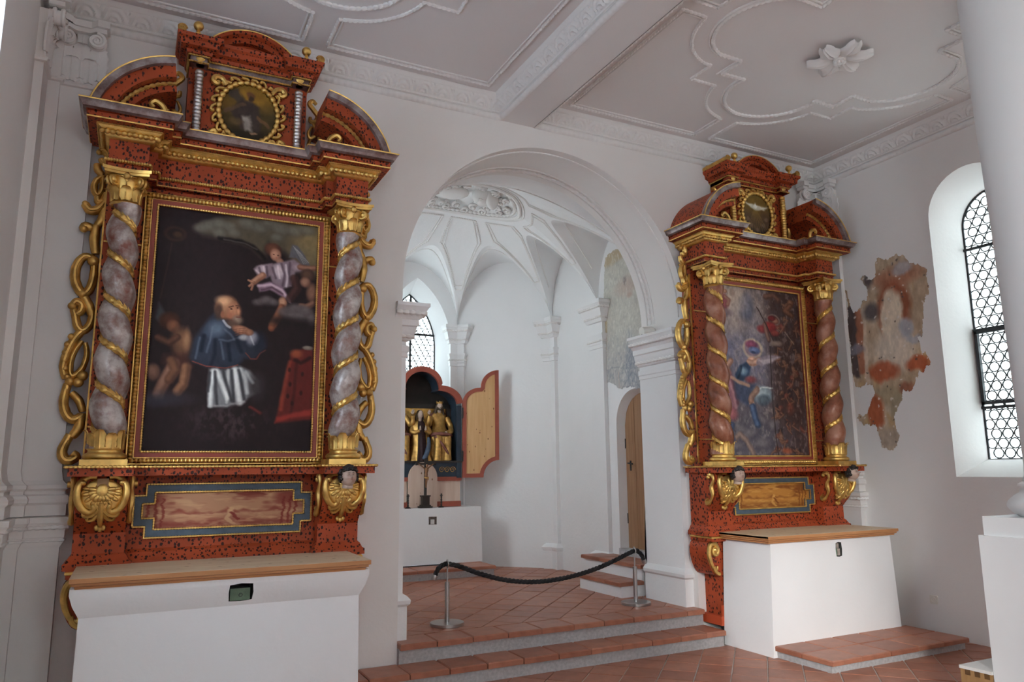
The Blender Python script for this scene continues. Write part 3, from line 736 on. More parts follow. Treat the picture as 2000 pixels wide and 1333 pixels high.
# ================================================================== PAINTED PICTURES
class Paint:
    """little raster painter; x, y run 0..1 from the top left, colours are sRGB"""
    def __init__(s, w_, h_, bgc, asp, warp=0.0):
        s.w, s.h, s.asp = w_, h_, asp
        s.X, s.Y = np.meshgrid(np.linspace(0, 1, w_), np.linspace(0, 1, h_)); s.X0, s.Y0 = s.X, s.Y; s.im = np.ones((h_, w_, 3))*np.array(bgc, float)
        if warp:
            wx = s.fbm(9, 71) - .5; wy = s.fbm(9, 83) - .5; wx2 = s.fbm(26, 91) - .5; wy2 = s.fbm(26, 97) - .5
            s.X0, s.Y0 = s.X, s.Y; s.X = s.X + warp*(wx + .45*wx2); s.Y = s.Y + warp*(wy + .45*wy2)/asp
    def mix(s, m, c, a=1.0):
        m = np.clip(m, 0, 1)[..., None]*a; s.im = s.im*(1 - m) + np.array(c, float)*m; return s
    def ell(s, cx, cy, rx, ry, c, a=1.0, soft=0.3, rot=0.0):
        dx = s.X - cx; dy = (s.Y - cy)*s.asp; k = math.cos(R(rot)); q = math.sin(R(rot))
        u = (dx*k + dy*q)/rx; v = (-dx*q + dy*k)/(ry*s.asp); d = np.sqrt(u*u + v*v)
        return s.mix((1 - d)/soft + 0.5, c, a)
    def poly(s, pts, c, a=1.0, soft=0.012):
        n = len(pts); ins = np.zeros_like(s.X, bool); dist = np.full_like(s.X, 9.0)
        for i in range(n):
            (xa, ya), (xb, yb) = pts[i], pts[(i+1) % n]
            cnd = ((ya > s.Y) != (yb > s.Y)) & (s.X < (xb-xa)*(s.Y-ya)/((yb-ya) + 1e-12) + xa); ins ^= cnd
            ex, ey = xb-xa, (yb-ya)*s.asp; L = ex*ex + ey*ey + 1e-12; t = np.clip(((s.X-xa)*ex + (s.Y-ya)*s.asp*ey)/L, 0, 1)
            dist = np.minimum(dist, np.hypot(s.X-xa-t*ex, (s.Y-ya)*s.asp-t*ey))
        return s.mix(np.where(ins, 1, -1)*dist/soft + 0.5, c, a)
    def line(s, pts, wd, c, a=1.0, soft=0.5):
        dist = np.full_like(s.X, 9.0)
        for (xa, ya), (xb, yb) in zip(pts[:-1], pts[1:]):
            ex, ey = xb-xa, (yb-ya)*s.asp; L = ex*ex + ey*ey + 1e-12; t = np.clip(((s.X-xa)*ex + (s.Y-ya)*s.asp*ey)/L, 0, 1)
            dist = np.minimum(dist, np.hypot(s.X-xa-t*ex, (s.Y-ya)*s.asp-t*ey))
        return s.mix((1 - dist/wd)/soft + 0.5, c, a)
    def noise(s, n, seed=0):
        r = np.random.RandomState(seed); g = r.rand(n + 2, n + 2); x = s.X0*n; y = s.Y0*n; i = x.astype(int); j = y.astype(int); fx = x - i; fy = y - j; fx = fx*fx*(3-2*fx); fy = fy*fy*(3-2*fy)
        return (g[j, i]*(1-fx) + g[j, i+1]*fx)*(1-fy) + (g[j+1, i]*(1-fx) + g[j+1, i+1]*fx)*fy
    def fbm(s, n, seed=0): return 0.5*s.noise(n, seed) + 0.3*s.noise(n*2, seed+1) + 0.2*s.noise(n*4, seed+2)
    def fold(s, n, amt, seed=5):
        s.im = s.im*(1 + amt*(s.fbm(n, seed) - 0.5)[..., None]*2); return s
def canvas(name, P, fn, mat, parent, gain=1.0, mask=None, thick=0.0):
    rgb = lin(np.clip(P.im, 0, 255))*gain; rgb = np.clip(rgb, 0, 0.9)
    h_, w_ = P.h, P.w
    keep = np.ones((h_, w_), bool) if mask is None else mask
    idx = -np.ones((h_, w_), int); vs = []; cs = []
    used = np.zeros((h_, w_), bool); cell = keep[:-1, :-1] & keep[1:, :-1] & keep[:-1, 1:] & keep[1:, 1:]
    used[:-1, :-1] |= cell; used[1:, :-1] |= cell; used[:-1, 1:] |= cell; used[1:, 1:] |= cell
    for j in range(h_):
        for i in range(w_):
            if used[j, i]: idx[j, i] = len(vs); vs.append(fn(P.X0[j, i], P.Y0[j, i])); cs.append((*rgb[j, i], 1.0))
    fs = [(int(idx[j, i]), int(idx[j+1, i]), int(idx[j+1, i+1]), int(idx[j, i+1])) for j in range(h_-1) for i in range(w_-1) if cell[j, i]]
    me = bpy.data.meshes.new(name); me.from_pydata(vs, [], fs); me.update()
    at_ = me.color_attributes.new('paint', 'FLOAT_COLOR', 'POINT'); at_.data.foreach_set('color', np.array(cs, np.float32).ravel())
    me.materials.append(MT[mat]); o = bpy.data.objects.new(name, me); col.objects.link(o)
    if parent is not None: o.parent = parent
    if thick:
        md = o.modifiers.new('thickness', 'SOLIDIFY'); md.thickness = thick; md.offset = 0
    return o

class Traced(Paint):
    """painter whose shapes are given in the coordinates of a perspective view of the canvas (its four corners)"""
    def frame(s, corners):
        A = []; B = []
        for (x, y), (u, v) in zip(corners, ((0, 0), (1, 0), (1, 1), (0, 1))):
            A += [[x, y, 1, 0, 0, 0, -u*x, -u*y], [0, 0, 0, x, y, 1, -v*x, -v*y]]; B += [u, v]
        h = np.linalg.solve(np.array(A, float), np.array(B, float)); s.H = np.append(h, 1).reshape(3, 3)
        c = corners; s.kx = 2.0/(c[1][0] - c[0][0] + c[2][0] - c[3][0]); s.ky = 2.0/(c[3][1] - c[0][1] + c[2][1] - c[1][1]); return s
    def p(s, x, y): q = s.H @ np.array((x, y, 1.0)); return (q[0]/q[2], q[1]/q[2])
    def E(s, x, y, rx, ry, c, a=1.0, soft=0.5, rot=0.0): u, v = s.p(x, y); return s.ell(u, v, rx*s.kx, ry*s.ky, c, a, soft, rot)
    def S(s, x, y, rx, ry, light, dark, a=1.0, soft=0.4, rot=0.0, ld=(-0.6, -0.8)):
        """rounded form lit from ld"""
        s.E(x, y, rx, ry, dark, a, soft, rot); s.E(x + ld[0]*rx*0.22, y + ld[1]*ry*0.22, rx*0.72, ry*0.72, light, a*0.75, 1.1, rot); return s
    def PL(s, pts, c, a=1.0, soft=0.014): return s.poly([s.p(*q) for q in pts], c, a, soft)
    def LN(s, pts, w_, c, a=1.0, soft=0.8): return s.line([s.p(*q) for q in pts], w_*s.kx, c, a, soft)
    def limb(s, pts, w_, light, dark, a=1.0):
        s.LN(pts, w_, dark, a, 0.5); return s.LN([(x - w_*0.28, y - w_*0.2) for x, y in pts], w_*0.5, light, a*0.7, 1.2)
    def folds(s, pts, w_, c, a=0.7): return s.LN(pts, w_, c, a, 1.3)
def paint_bishop():
    P = Traced(240, 370, (31, 22, 23), 1.56, 0.010).frame([(108, 57), (880, 150), (835, 1250), (8, 1243)])
    # sky and clouds
    P.PL([(300, 150), (450, 105), (620, 110), (900, 140), (900, 420), (840, 380), (800, 300), (740, 290), (640, 235), (610, 300), (560, 250), (490, 222), (400, 205), (320, 190)], (78, 70, 54), .85, .06)
    P.E(850, 220, 90, 110, (128, 108, 70), .75, 1.3).E(800, 300, 60, 60, (104, 90, 64), .6, 1.2)
    for x, y, r_ in ((310, 165, 38), (350, 150, 42), (400, 140, 45), (450, 155, 40), (475, 185, 36), (400, 185, 40), (540, 140, 52), (600, 160, 46), (650, 135, 52), (705, 165, 50), (680, 205, 34), (770, 175, 46), (830, 170, 42)): P.S(x, y, r_, r_*0.62, (110, 106, 94), (72, 68, 60), .6, .9)
    P.folds([(395, 208), (500, 222), (560, 248), (600, 285), (615, 305)], 10, (20, 14, 14), .9).folds([(420, 212), (520, 232), (580, 262)], 4, (88, 80, 72), .5)
    # crozier
    P.E(185, 190, 50, 36, (58, 40, 30), .75, .35).E(185, 190, 38, 26, (31, 22, 22), 1, .5).E(195, 195, 20, 15, (74, 52, 34), .7, .8).LN([(168, 235), (150, 330), (112, 500)], 4, (44, 33, 28), .7)
    # putto
    P.PL([(104, 520), (136, 575), (112, 622), (88, 600)], (66, 74, 76), .55, .02).S(155, 612, 46, 40, (66, 36, 24), (42, 24, 18), .95).S(172, 637, 30, 28, (112, 72, 50), (70, 42, 30), .95)
    P.S(208, 715, 50, 72, (116, 82, 58), (62, 40, 30), .95, .5, -8, (0.7, -0.5)).E(236, 700, 14, 48, (146, 108, 78), .6, 1.1).limb([(190, 690), (150, 715), (100, 690)], 18, (92, 60, 44), (58, 36, 28), .85)
    P.PL([(130, 775), (240, 770), (255, 830), (180, 850), (120, 810)], (70, 40, 33), .8, .05).limb([(172, 815), (122, 905), (96, 965)], 28, (132, 98, 80), (82, 56, 46)).S(75, 858, 30, 38, (116, 86, 70), (70, 48, 40), .9).limb([(160, 800), (180, 850), (150, 890)], 24, (112, 76, 54), (74, 48, 36), .9).limb([(232, 835), (218, 915), (190, 950)], 24, (132, 94, 68), (82, 54, 40))
    P.E(130, 985, 110, 30, (52, 50, 58), .6, 1.2).E(60, 1000, 60, 26, (46, 46, 56), .5, 1.2)
    # mozzetta
    P.PL([(385, 560), (350, 590), (310, 640), (272, 700), (245, 785), (262, 812), (330, 832), (420, 842), (482, 826), (512, 790), (560, 800), (590, 770), (622, 735), (600, 690), (545, 650), (470, 660), (430, 635)], (36, 40, 50), 1, .022)
    P.S(385, 655, 62, 44, (100, 114, 128), (50, 57, 70), .85, 1.0, -35).E(330, 730, 50, 60, (46, 53, 66), .6, 1.2).E(455, 770, 48, 44, (50, 57, 70), .6, 1.1)
    for pts in ([(395, 700), (440, 705), (490, 690)], [(402, 712), (412, 755), (416, 795)], [(360, 640), (350, 700), (330, 760)], [(420, 650), (450, 675), (470, 700)], [(300, 690), (285, 750), (275, 790)]): P.folds(pts, 5, (96, 104, 116), .45)
    for pts in ([(375, 700), (370, 770), (350, 825)], [(440, 720), (445, 800)], [(320, 680), (305, 750)], [(480, 700), (500, 760)]): P.folds(pts, 9, (22, 25, 35), .75)
    P.LN([(262, 806), (330, 828), (420, 838), (482, 824)], 3, (118, 56, 44), .8).LN([(520, 765), (545, 795), (575, 795), (592, 768), (618, 752)], 3, (108, 52, 42), .8).E(590, 710, 34, 44, (30, 33, 44), .8, .9)
    # head
    P.S(432, 545, 54, 58, (172, 124, 92), (112, 74, 52), 1, .3, 15).E(415, 512, 34, 22, (196, 152, 116), .75, 1.0).E(392, 565, 20, 38, (62, 44, 36), .9, .7).S(466, 565, 34, 46, (172, 122, 92), (128, 82, 60), .95, .5).E(412, 578, 10, 16, (132, 84, 62), .9, .5)
    P.LN([(442, 543), (462, 537)], 3.2, (66, 40, 30), .9).LN([(476, 533), (490, 535)], 3, (74, 46, 34), .9).E(453, 551, 6, 4, (54, 30, 24), .95, .6).E(484, 545, 5, 4, (54, 30, 24), .95, .6).S(488, 565, 8, 17, (192, 142, 108), (140, 90, 66), .9, .6).E(452, 585, 18, 16, (148, 86, 64), .5, 1.1)
    P.S(485, 606, 25, 22, (142, 122, 106), (88, 70, 58), .9, .7).LN([(478, 590), (498, 590)], 3, (96, 54, 44), .8).E(455, 622, 26, 20, (84, 62, 50), .8, .9).LN([(415, 608), (432, 632), (445, 640)], 6, (160, 160, 166), .85)
    # hands, cuffs
    P.S(505, 655, 48, 22, (178, 128, 98), (112, 70, 52), 1, .35, 14)
    for k in range(4): P.LN([(462 + 4*k, 650 + 9*k), (520 + 4*k, 645 + 9*k)], 2.2, (96, 58, 44), .75)
    P.S(515, 692, 26, 15, (170, 168, 168), (110, 108, 112), .9, .7).S(555, 698, 26, 34, (158, 156, 160), (88, 88, 98), .85, .7, 20).folds([(540, 670), (560, 725)], 4, (190, 188, 190), .5).S(540, 665, 22, 16, (160, 112, 84), (108, 68, 50), .8)
    # rochet
    P.PL([(342, 842), (420, 846), (492, 830), (540, 852), (588, 900), (590, 955), (532, 985), (512, 1008), (430, 1030), (338, 1030), (336, 900)], (104, 105, 106), 1, .02); P.E(575, 930, 40, 60, (46, 40, 42), .85, 1.0)
    for pts, w_, a_ in (([(362, 850), (352, 930), (346, 1022)], 10, .85), ([(380, 850), (400, 900), (432, 985)], 11, .85), ([(436, 848), (434, 920), (428, 1005)], 7, .6), ([(466, 846), (478, 920), (490, 1008)], 13, .9), ([(496, 846), (520, 900), (528, 960)], 9, .6), ([(520, 860), (556, 910)], 8, .4)): P.folds(pts, w_, (206, 208, 204), a_)
    for pts in ([(372, 856), (374, 930), (380, 1015)], [(412, 852), (424, 900), (452, 1000)], [(452, 850), (458, 930), (462, 1005)], [(486, 850), (502, 920), (512, 990)], [(345, 860), (338, 950)]): P.folds(pts, 7, (48, 47, 50), .85)
    P.LN([(340, 1024), (430, 1022), (512, 1002)], 5, (150, 150, 148), .5, 1.4).mix((P.fbm(30, 4) - .5)*6*np.exp(-(((P.X - .50)/.20)**2 + ((P.Y - .885)/.06)**2)), (64, 50, 52), .8).limb([(540, 1030), (572, 1048), (592, 1060)], 9, (112, 46, 40), (70, 30, 28), .8)
    # angel
    P.PL([(752, 238), (776, 242), (812, 290), (838, 338), (800, 338), (770, 302), (735, 300)], (80, 78, 82), .95, .012)
    for k in range(4): P.LN([(758 + 6*k, 246 + 6*k), (806 + 8*k, 330 - 2*k)], 2, (138, 136, 134), .6)
    P.S(660, 264, 42, 34, (104, 62, 44), (60, 34, 26), 1, .35).S(672, 288, 28, 31, (176, 132, 108), (118, 78, 62), 1, .35).E(662, 284, 5, 3, (62, 36, 30), .9, .7).E(683, 288, 5, 3, (62, 36, 30), .9, .7).E(676, 300, 4, 3, (140, 74, 62), .8, .7).S(692, 318, 20, 16, (164, 120, 98), (112, 74, 60), .9)
    P.PL([(640, 335), (695, 322), (762, 308), (795, 338), (765, 372), (748, 440), (702, 452), (652, 424), (640, 380)], (112, 96, 102), 1, .016).S(690, 372, 40, 40, (196, 180, 182), (132, 116, 122), .85, 1.0)
    P.PL([(562, 356), (600, 335), (655, 328), (660, 380), (622, 402), (582, 388)], (120, 102, 108), 1, .014).S(605, 360, 34, 22, (190, 174, 178), (122, 104, 110), .85, .8).S(780, 350, 30, 22, (164, 146, 148), (104, 86, 92), .85, .7)
    for pts in ([(700, 330), (715, 380), (705, 440)], [(740, 325), (735, 380), (742, 430)], [(655, 350), (670, 400)], [(590, 350), (600, 385)], [(625, 345), (630, 390)]): P.folds(pts, 6, (74, 58, 66), .75)
    for pts in ([(720, 335), (728, 390), (722, 440)], [(680, 340), (690, 400)], [(575, 362), (590, 378)], [(610, 345), (618, 385)]): P.folds(pts, 5, (206, 192, 194), .6)
    P.limb([(608, 388), (582, 405), (562, 420)], 17, (182, 138, 112), (124, 82, 62)).limb([(562, 420), (538, 412)], 6, (170, 126, 100), (124, 82, 62)).limb([(556, 428), (540, 440)], 6, (170, 126, 100), (120, 80, 60)).limb([(560, 432), (550, 456)], 6, (164, 120, 96), (116, 76, 58)).limb([(790, 345), (825, 352), (862, 350)], 16, (152, 108, 86), (96, 62, 48), .95)
    P.PL([(578, 432), (640, 418), (702, 440), (742, 500), (746, 522), (702, 492), (640, 458), (590, 468)], (116, 92, 104), 1, .014).folds([(585, 440), (645, 432), (700, 458), (738, 512)], 7, (188, 164, 172), .8).folds([(600, 458), (650, 446), (705, 478)], 5, (70, 50, 58), .7)
    P.S(705, 522, 23, 28, (184, 142, 114), (118, 78, 58), 1, .4).limb([(700, 545), (682, 582), (655, 628)], 21, (146, 92, 64), (94, 54, 38)).S(648, 645, 17, 17, (136, 82, 56), (90, 50, 36), .95)
    P.S(826, 385, 36, 32, (84, 60, 48), (52, 36, 30), 1, .4).S(814, 420, 27, 25, (150, 110, 90), (92, 62, 50), .95, .5).S(848, 475, 30, 50, (134, 96, 76), (78, 52, 42), .9, .6).limb([(760, 400), (775, 450), (740, 500)], 22, (78, 48, 42), (50, 30, 28), .8).limb([(855, 520), (820, 540), (795, 535)], 16, (136, 98, 78), (84, 56, 44), .9)
    for x, y, rx, ry in ((585, 520, 34, 18), (625, 512, 40, 24), (660, 520, 26, 18), (720, 568, 44, 26), (770, 556, 58, 30), (815, 572, 48, 34), (770, 590, 70, 30), (845, 600, 30, 30)): P.S(x, y, rx, ry, (110, 100, 98), (58, 50, 50), .75, .6, 0, (-0.2, -1.2))
    P.E(720, 610, 120, 22, (28, 20, 20), .8, 1.2)
    # draped table
    P.PL([(738, 775), (760, 752), (852, 738), (846, 1090), (660, 1112), (700, 950), (732, 830)], (84, 30, 26), 1, .018).S(772, 772, 34, 24, (140, 74, 46), (100, 44, 32), .85, .8).folds([(735, 810), (712, 920), (690, 1040)], 10, (132, 54, 38), .7).folds([(770, 800), (760, 940), (740, 1070)], 8, (56, 20, 19), .7)
    for x, y in ((735, 850), (738, 918), (725, 975), (748, 1010), (790, 960), (800, 870)): P.E(x, y, 8, 11, (36, 14, 14), .8, .7)
    P.folds([(760, 800), (790, 815), (835, 790)], 9, (30, 13, 13), .8).PL([(668, 1082), (760, 1055), (842, 1040), (842, 1070), (740, 1085), (662, 1108)], (146, 50, 42), .75, .02).S(826, 742, 28, 11, (150, 140, 126), (92, 84, 74), .85)
    P.fold(40, .10, 9); return P
def paint_battle():
    P = Traced(240, 370, (92, 82, 84), 1.6, 0.016).frame([(350, 172), (830, 235), (920, 1250), (420, 1258)])
    P.E(440, 330, 190, 210, (158, 140, 128), .9, 1.2).E(400, 240, 110, 90, (172, 154, 138), .7, 1.2).E(520, 640, 170, 240, (118, 116, 134), .75, 1.2).PL([(640, 180), (860, 220), (930, 1260), (720, 1260), (690, 800), (650, 420)], (62, 43, 39), .85, .16).E(560, 1140, 220, 130, (78, 78, 88), .75, 1.2)
    P.mix((P.fbm(22, 11) - .52)*5, (70, 64, 72), .35); P.mix((P.fbm(30, 21) - .55)*6, (182, 166, 154), .30)
    P.S(532, 330, 38, 95, (92, 96, 116), (66, 68, 86), .75, 1.0, 10).E(500, 300, 40, 50, (168, 154, 146), .5, 1.2).E(470, 420, 60, 50, (164, 146, 134), .5, 1.2)
    r = np.random.RandomState(5)
    for k in range(60):    # throng of small struggling bodies
        x = 700 + 200*r.rand(); y = 240 + 990*r.rand(); x = min(x, 815 + 95*(y - 235)/1015)
        c = [((150, 84, 70), (84, 44, 40)), ((158, 124, 100), (92, 64, 50)), ((64, 52, 56), (38, 30, 32)), ((110, 70, 60), (62, 40, 36))][r.randint(4)]
        P.S(x, y, 9 + 14*r.rand(), 7 + 11*r.rand(), c[0], c[1], .7, .6, 180*r.rand()); P.limb([(x, y), (x + 40*(r.rand() - .5), y + 30*(r.rand() - .3)), (x + 60*(r.rand() - .5), y + 60*r.rand())], 6, (162, 122, 96), (84, 54, 42), .55)
    P.S(385, 280, 28, 55, (158, 86, 86), (108, 52, 56), .9, .6).S(396, 215, 12, 13, (176, 134, 108), (122, 84, 66), 1).S(440, 225, 16, 24, (160, 138, 122), (122, 100, 92), .6, .8).limb([(395, 250), (420, 270), (412, 300)], 10, (168, 124, 104), (116, 76, 66), .8).S(400, 350, 36, 22, (126, 104, 110), (92, 76, 84), .6, .9)
    P.limb([(640, 250), (690, 240), (720, 270)], 14, (128, 92, 74), (78, 52, 44), .8).S(790, 290, 20, 22, (150, 108, 82), (88, 58, 44), .85).limb([(790, 310), (760, 340), (800, 370)], 14, (140, 98, 74), (80, 52, 40), .8)
    P.E(690, 396, 40, 37, (150, 132, 120), .8, .25).E(690, 396, 34, 31, (84, 58, 54), 1, .3).S(702, 402, 20, 18, (172, 128, 104), (110, 70, 56), .95).S(680, 385, 24, 16, (130, 46, 46), (84, 30, 32), .9).S(668, 440, 42, 34, (164, 58, 56), (104, 36, 38), .95, .5).S(625, 452, 34, 24, (160, 64, 64), (110, 42, 46), .85, .6).S(700, 480, 30, 20, (160, 70, 62), (96, 42, 40), .8).limb([(640, 420), (650, 470), (665, 520)], 12, (150, 120, 104), (86, 60, 52), .8)
    P.LN([(590, 312), (650, 430), (700, 545)], 3, (58, 42, 40), .9).LN([(760, 470), (815, 545)], 3, (150, 130, 110), .6).S(715, 545, 40, 18, (168, 148, 132), (108, 90, 82), .7, .8)
    # haloed rider
    P.E(567, 575, 58, 62, (206, 182, 146), .85, .25).E(567, 577, 48, 52, (132, 112, 122), 1, .3).S(560, 550, 36, 24, (154, 84, 108), (100, 50, 72), .95, .6).S(578, 588, 32, 22, (116, 132, 172), (66, 78, 112), .95, .5).E(572, 600, 14, 8, (46, 52, 74), .8, .7).S(566, 645, 24, 18, (216, 180, 158), (160, 118, 98), 1, .4).limb([(545, 662), (575, 668), (612, 648)], 14, (206, 170, 148), (148, 108, 90)).E(405, 560, 40, 46, (104, 104, 132), .7, 1.0)
    P.PL([(462, 740), (490, 680), (530, 660), (556, 690), (548, 740), (512, 782), (470, 770)], (44, 58, 80), 1, .02).S(516, 722, 26, 30, (160, 184, 196), (70, 92, 116), .8, .9).folds([(500, 690), (490, 740), (480, 770)], 6, (26, 36, 50), .7).PL([(600, 640), (660, 612), (742, 626), (690, 662), (620, 684), (590, 672)], (140, 128, 136), .9, .02)
    for k in range(4): P.folds([(610 + 8*k, 650 + 6*k), (720 - 14*k, 634 + 8*k)], 3, (186, 174, 176), .5)
    P.limb([(436, 655), (412, 690), (425, 730)], 14, (198, 158, 134), (134, 96, 80), .9).PL([(398, 770), (436, 722), (470, 800), (495, 870), (474, 965), (420, 1010), (404, 900)], (130, 84, 92), .85, .04).S(442, 990, 38, 42, (172, 104, 104), (118, 64, 68), .85, .7)
    for pts in ([(420, 760), (450, 840), (470, 940)], [(408, 800), (425, 900), (430, 980)]): P.folds(pts, 9, (188, 140, 142), .55)
    for pts in ([(436, 750), (465, 840), (480, 920)], [(410, 860), (415, 960)]): P.folds(pts, 8, (84, 52, 60), .7)
    P.PL([(450, 760), (520, 790), (590, 800), (600, 870), (540, 940), (470, 890)], (56, 66, 88), .85, .04).LN([(440, 755), (490, 790), (545, 805)], 8, (176, 136, 112), .85, 1.0).S(560, 770, 34, 22, (150, 60, 58), (98, 40, 42), .6, .8)
    P.S(632, 868, 62, 56, (170, 184, 186), (96, 108, 118), .95, .4).S(640, 900, 34, 34, (96, 108, 116), (56, 66, 76), .85, .6).LN([(585, 850), (630, 818), (690, 825)], 4, (196, 202, 198), .7).S(566, 918, 15, 22, (226, 196, 172), (160, 124, 104), 1, .5).limb([(572, 940), (586, 990), (606, 1058)], 18, (90, 110, 140), (48, 60, 84)).limb([(600, 830), (570, 870), (560, 900)], 16, (176, 140, 118), (116, 82, 68), .8)
    for x, y, rx, ry, rt in ((500, 1080, 60, 30, 20), (640, 1025, 36, 26, 40), (560, 1120, 60, 34, -20), (480, 1190, 50, 30, 10), (640, 1180, 60, 36, 0), (700, 1060, 30, 40, 0)): P.S(x, y, rx, ry, (132, 122, 122), (66, 62, 70), .75, .8, rt)
    P.limb([(470, 1150), (500, 1120), (540, 1160), (580, 1240)], 14, (168, 140, 122), (104, 84, 76), .7).limb([(450, 1060), (440, 1110), (455, 1150)], 14, (80, 92, 122), (48, 58, 82), .8).LN([(672, 560), (690, 880), (714, 1100), (732, 1250)], 3, (50, 40, 40), .85).E(788, 1222, 30, 18, (170, 84, 50), .7, 1.0).E(800, 950, 20, 34, (124, 60, 44), .6, 1.0)
    P.fold(44, .16, 3); return P
def paint_cloudman():
    P = Paint(80, 92, (62, 50, 28), 1.15, 0.05)
    P.ell(.60, .15, .45, .25, (124, 92, 34), .9, .9).ell(.15, .30, .2, .2, (96, 72, 30), .8, .9).ell(.5, .95, .6, .2, (36, 30, 22), .9, .8)
    P.poly([(.12, .20), (.30, .12), (.42, .30), (.30, .36), (.18, .28)], (58, 50, 44), .95, .05).ell(.52, .20, .075, .06, (92, 62, 40), 1, .4).ell(.53, .25, .05, .05, (52, 38, 28), 1, .5).poly([(.36, .30), (.50, .28), (.66, .36), (.72, .60), (.70, .80), (.40, .78), (.28, .62), (.18, .50)], (54, 44, 40), 1, .05)
    P.line([(.42, .36), (.24, .46), (.12, .52)], .035, (80, 62, 48), .9).poly([(.40, .56), (.52, .54), (.58, .80), (.46, .78)], (140, 132, 122), .9, .06).line([(.66, .55), (.80, .64), (.84, .68)], .03, (92, 66, 44), .9).ell(.60, .82, .06, .02, (140, 108, 84), .9, .5).ell(.30, .66, .10, .06, (88, 72, 46), .7, .8).fold(10, .15); return P
def paint_dove():
    P = Paint(80, 92, (74, 58, 34), 1.25, 0.04)
    P.ell(.5, .25, .5, .3, (112, 88, 40), .8, 1.0).ell(.25, .75, .3, .3, (66, 52, 42), .8, .8).ell(.8, .7, .25, .3, (72, 54, 42), .8, .8).ell(.5, .95, .5, .12, (42, 34, 30), .9, .8)
    for k in range(9): P.line([(.46, .32), (.10 + .1*k, .95)], .012, (128, 104, 58), .35)
    P.poly([(.08, .20), (.26, .27), (.42, .27), (.46, .23), (.50, .27), (.70, .30), (.90, .28), (.76, .37), (.58, .38), (.46, .40), (.34, .37), (.20, .30)], (178, 174, 158), 1, .05).ell(.46, .31, .06, .05, (208, 204, 190), 1, .5)
    for k, (x, y) in enumerate(((.2, .62), (.3, .75), (.7, .72), (.8, .58), (.5, .84))): P.ell(x, y, .06, .05, (104, 84, 66), .7, .6)
    P.fold(10, .12); return P
def paint_grisaille(seed, sky, ink, lite):
    P = Paint(180, 60, sky, 0.32, 0.03); m = P.fbm(6, seed); P.mix((m - .50)*6*np.clip(1.4 - P.Y*2.2, 0, 1), ink, .8); m = P.fbm(9, seed + 4); P.mix((m - .55)*6, lite, .6)
    for k in range(7): P.poly([(.15 + .1*k, .60), (.21 + .1*k, .45 + .06*(k % 3)), (.28 + .1*k, .62)], ink, .6, .02)
    P.poly([(0, .72), (.2, .80), (.5, .76), (.8, .84), (1, .7), (1, 1), (0, 1)], ink, .85, .08); P.mix((P.fbm(14, seed + 9) - .5)*5*(P.Y > .6), lite, .5)
    for x in (.03, .07, .11, .86, .90, .94): P.line([(x, .95), (x + .01, .2)], .008, ink, .8)
    P.ell(.90, .22, .09, .2, ink, .75, .7).ell(.05, .2, .08, .2, ink, .6, .7)
    P.ell(.53, .52, .018, .07, lite, .9, .6).line([(.53, .58), (.51, .78), (.55, .92)], .014, lite, .8).line([(.53, .62), (.58, .80)], .010, ink, .9); return P

# ================================================================== ALTARPIECES  (local u right, v out of the wall, z up)
def FB(mb, name, mat, parent, smooth=40):
    mb.v = [(x, -y, z) for x, y, z in mb.v]
    return mb.build(name, mat, parent, smooth)
def mirror_path(p): return p + [(-u, v) for u, v in reversed(p)]
WING = [  # centre lines of the pierced gilded scrollwork, left side, (u, z) with radius
 ([(-0.978, 3.905), (-0.952, 3.923), (-0.923, 3.892), (-0.918, 3.848), (-0.946, 3.833), (-0.964, 3.86)], .018), ([(-0.985, 3.816), (-0.974, 3.769), (-0.943, 3.74)], .018),
 ([(-0.942, 3.735), (-0.98, 3.69), (-0.99, 3.629), (-0.964, 3.585), (-0.941, 3.623), (-0.939, 3.687), (-0.942, 3.735)], .016), ([(-0.964, 3.585), (-0.956, 3.538), (-0.925, 3.553), (-0.917, 3.612)], .018),
 ([(-1.037, 3.511), (-1.004, 3.468), (-0.96, 3.477), (-0.927, 3.523), (-0.918, 3.573)], .022), ([(-0.921, 3.495), (-0.923, 3.417), (-0.955, 3.355)], .020),
 ([(-1.036, 3.32), (-1.019, 3.351), (-0.974, 3.338)], .021), ([(-0.956, 3.364), (-0.96, 3.259), (-0.944, 3.156)], .022),
 ([(-0.954, 3.122), (-1.01, 3.129), (-1.049, 3.069), (-1.058, 2.993), (-1.041, 2.921), (-1.002, 2.869), (-0.968, 2.891), (-0.949, 2.958), (-0.946, 3.043), (-0.953, 3.117)], .021),
 ([(-1.001, 2.86), (-0.96, 2.79), (-0.931, 2.71)], .021), ([(-1.057, 2.772), (-1.032, 2.806), (-0.999, 2.786), (-1.004, 2.74), (-1.041, 2.714)], .020),
 ([(-1.048, 2.754), (-1.031, 2.702), (-1.014, 2.636), (-0.981, 2.608), (-0.945, 2.647), (-0.933, 2.72), (-0.954, 2.777)], .019),
 ([(-0.975, 2.61), (-1.005, 2.579), (-1.041, 2.51), (-1.066, 2.423), (-1.075, 2.347), (-1.055, 2.273)], .020), ([(-0.982, 2.538), (-1.027, 2.435), (-1.035, 2.33), (-1.012, 2.294), (-0.963, 2.353), (-0.945, 2.449), (-0.96, 2.525)], .014),
 ([(-1.041, 2.24), (-1.056, 2.124), (-1.036, 2.041), (-0.993, 2.0), (-0.946, 2.025), (-0.94, 2.043)], .021), ([(-1.015, 2.181), (-0.966, 2.127), (-0.939, 2.053)], .018),
 ([(-0.946, 2.025), (-0.956, 1.941), (-0.992, 1.885)], .022), ([(-1.0, 1.90), (-1.037, 1.803), (-1.027, 1.747), (-0.992, 1.73), (-0.954, 1.753), (-0.98, 1.777)], .022)]
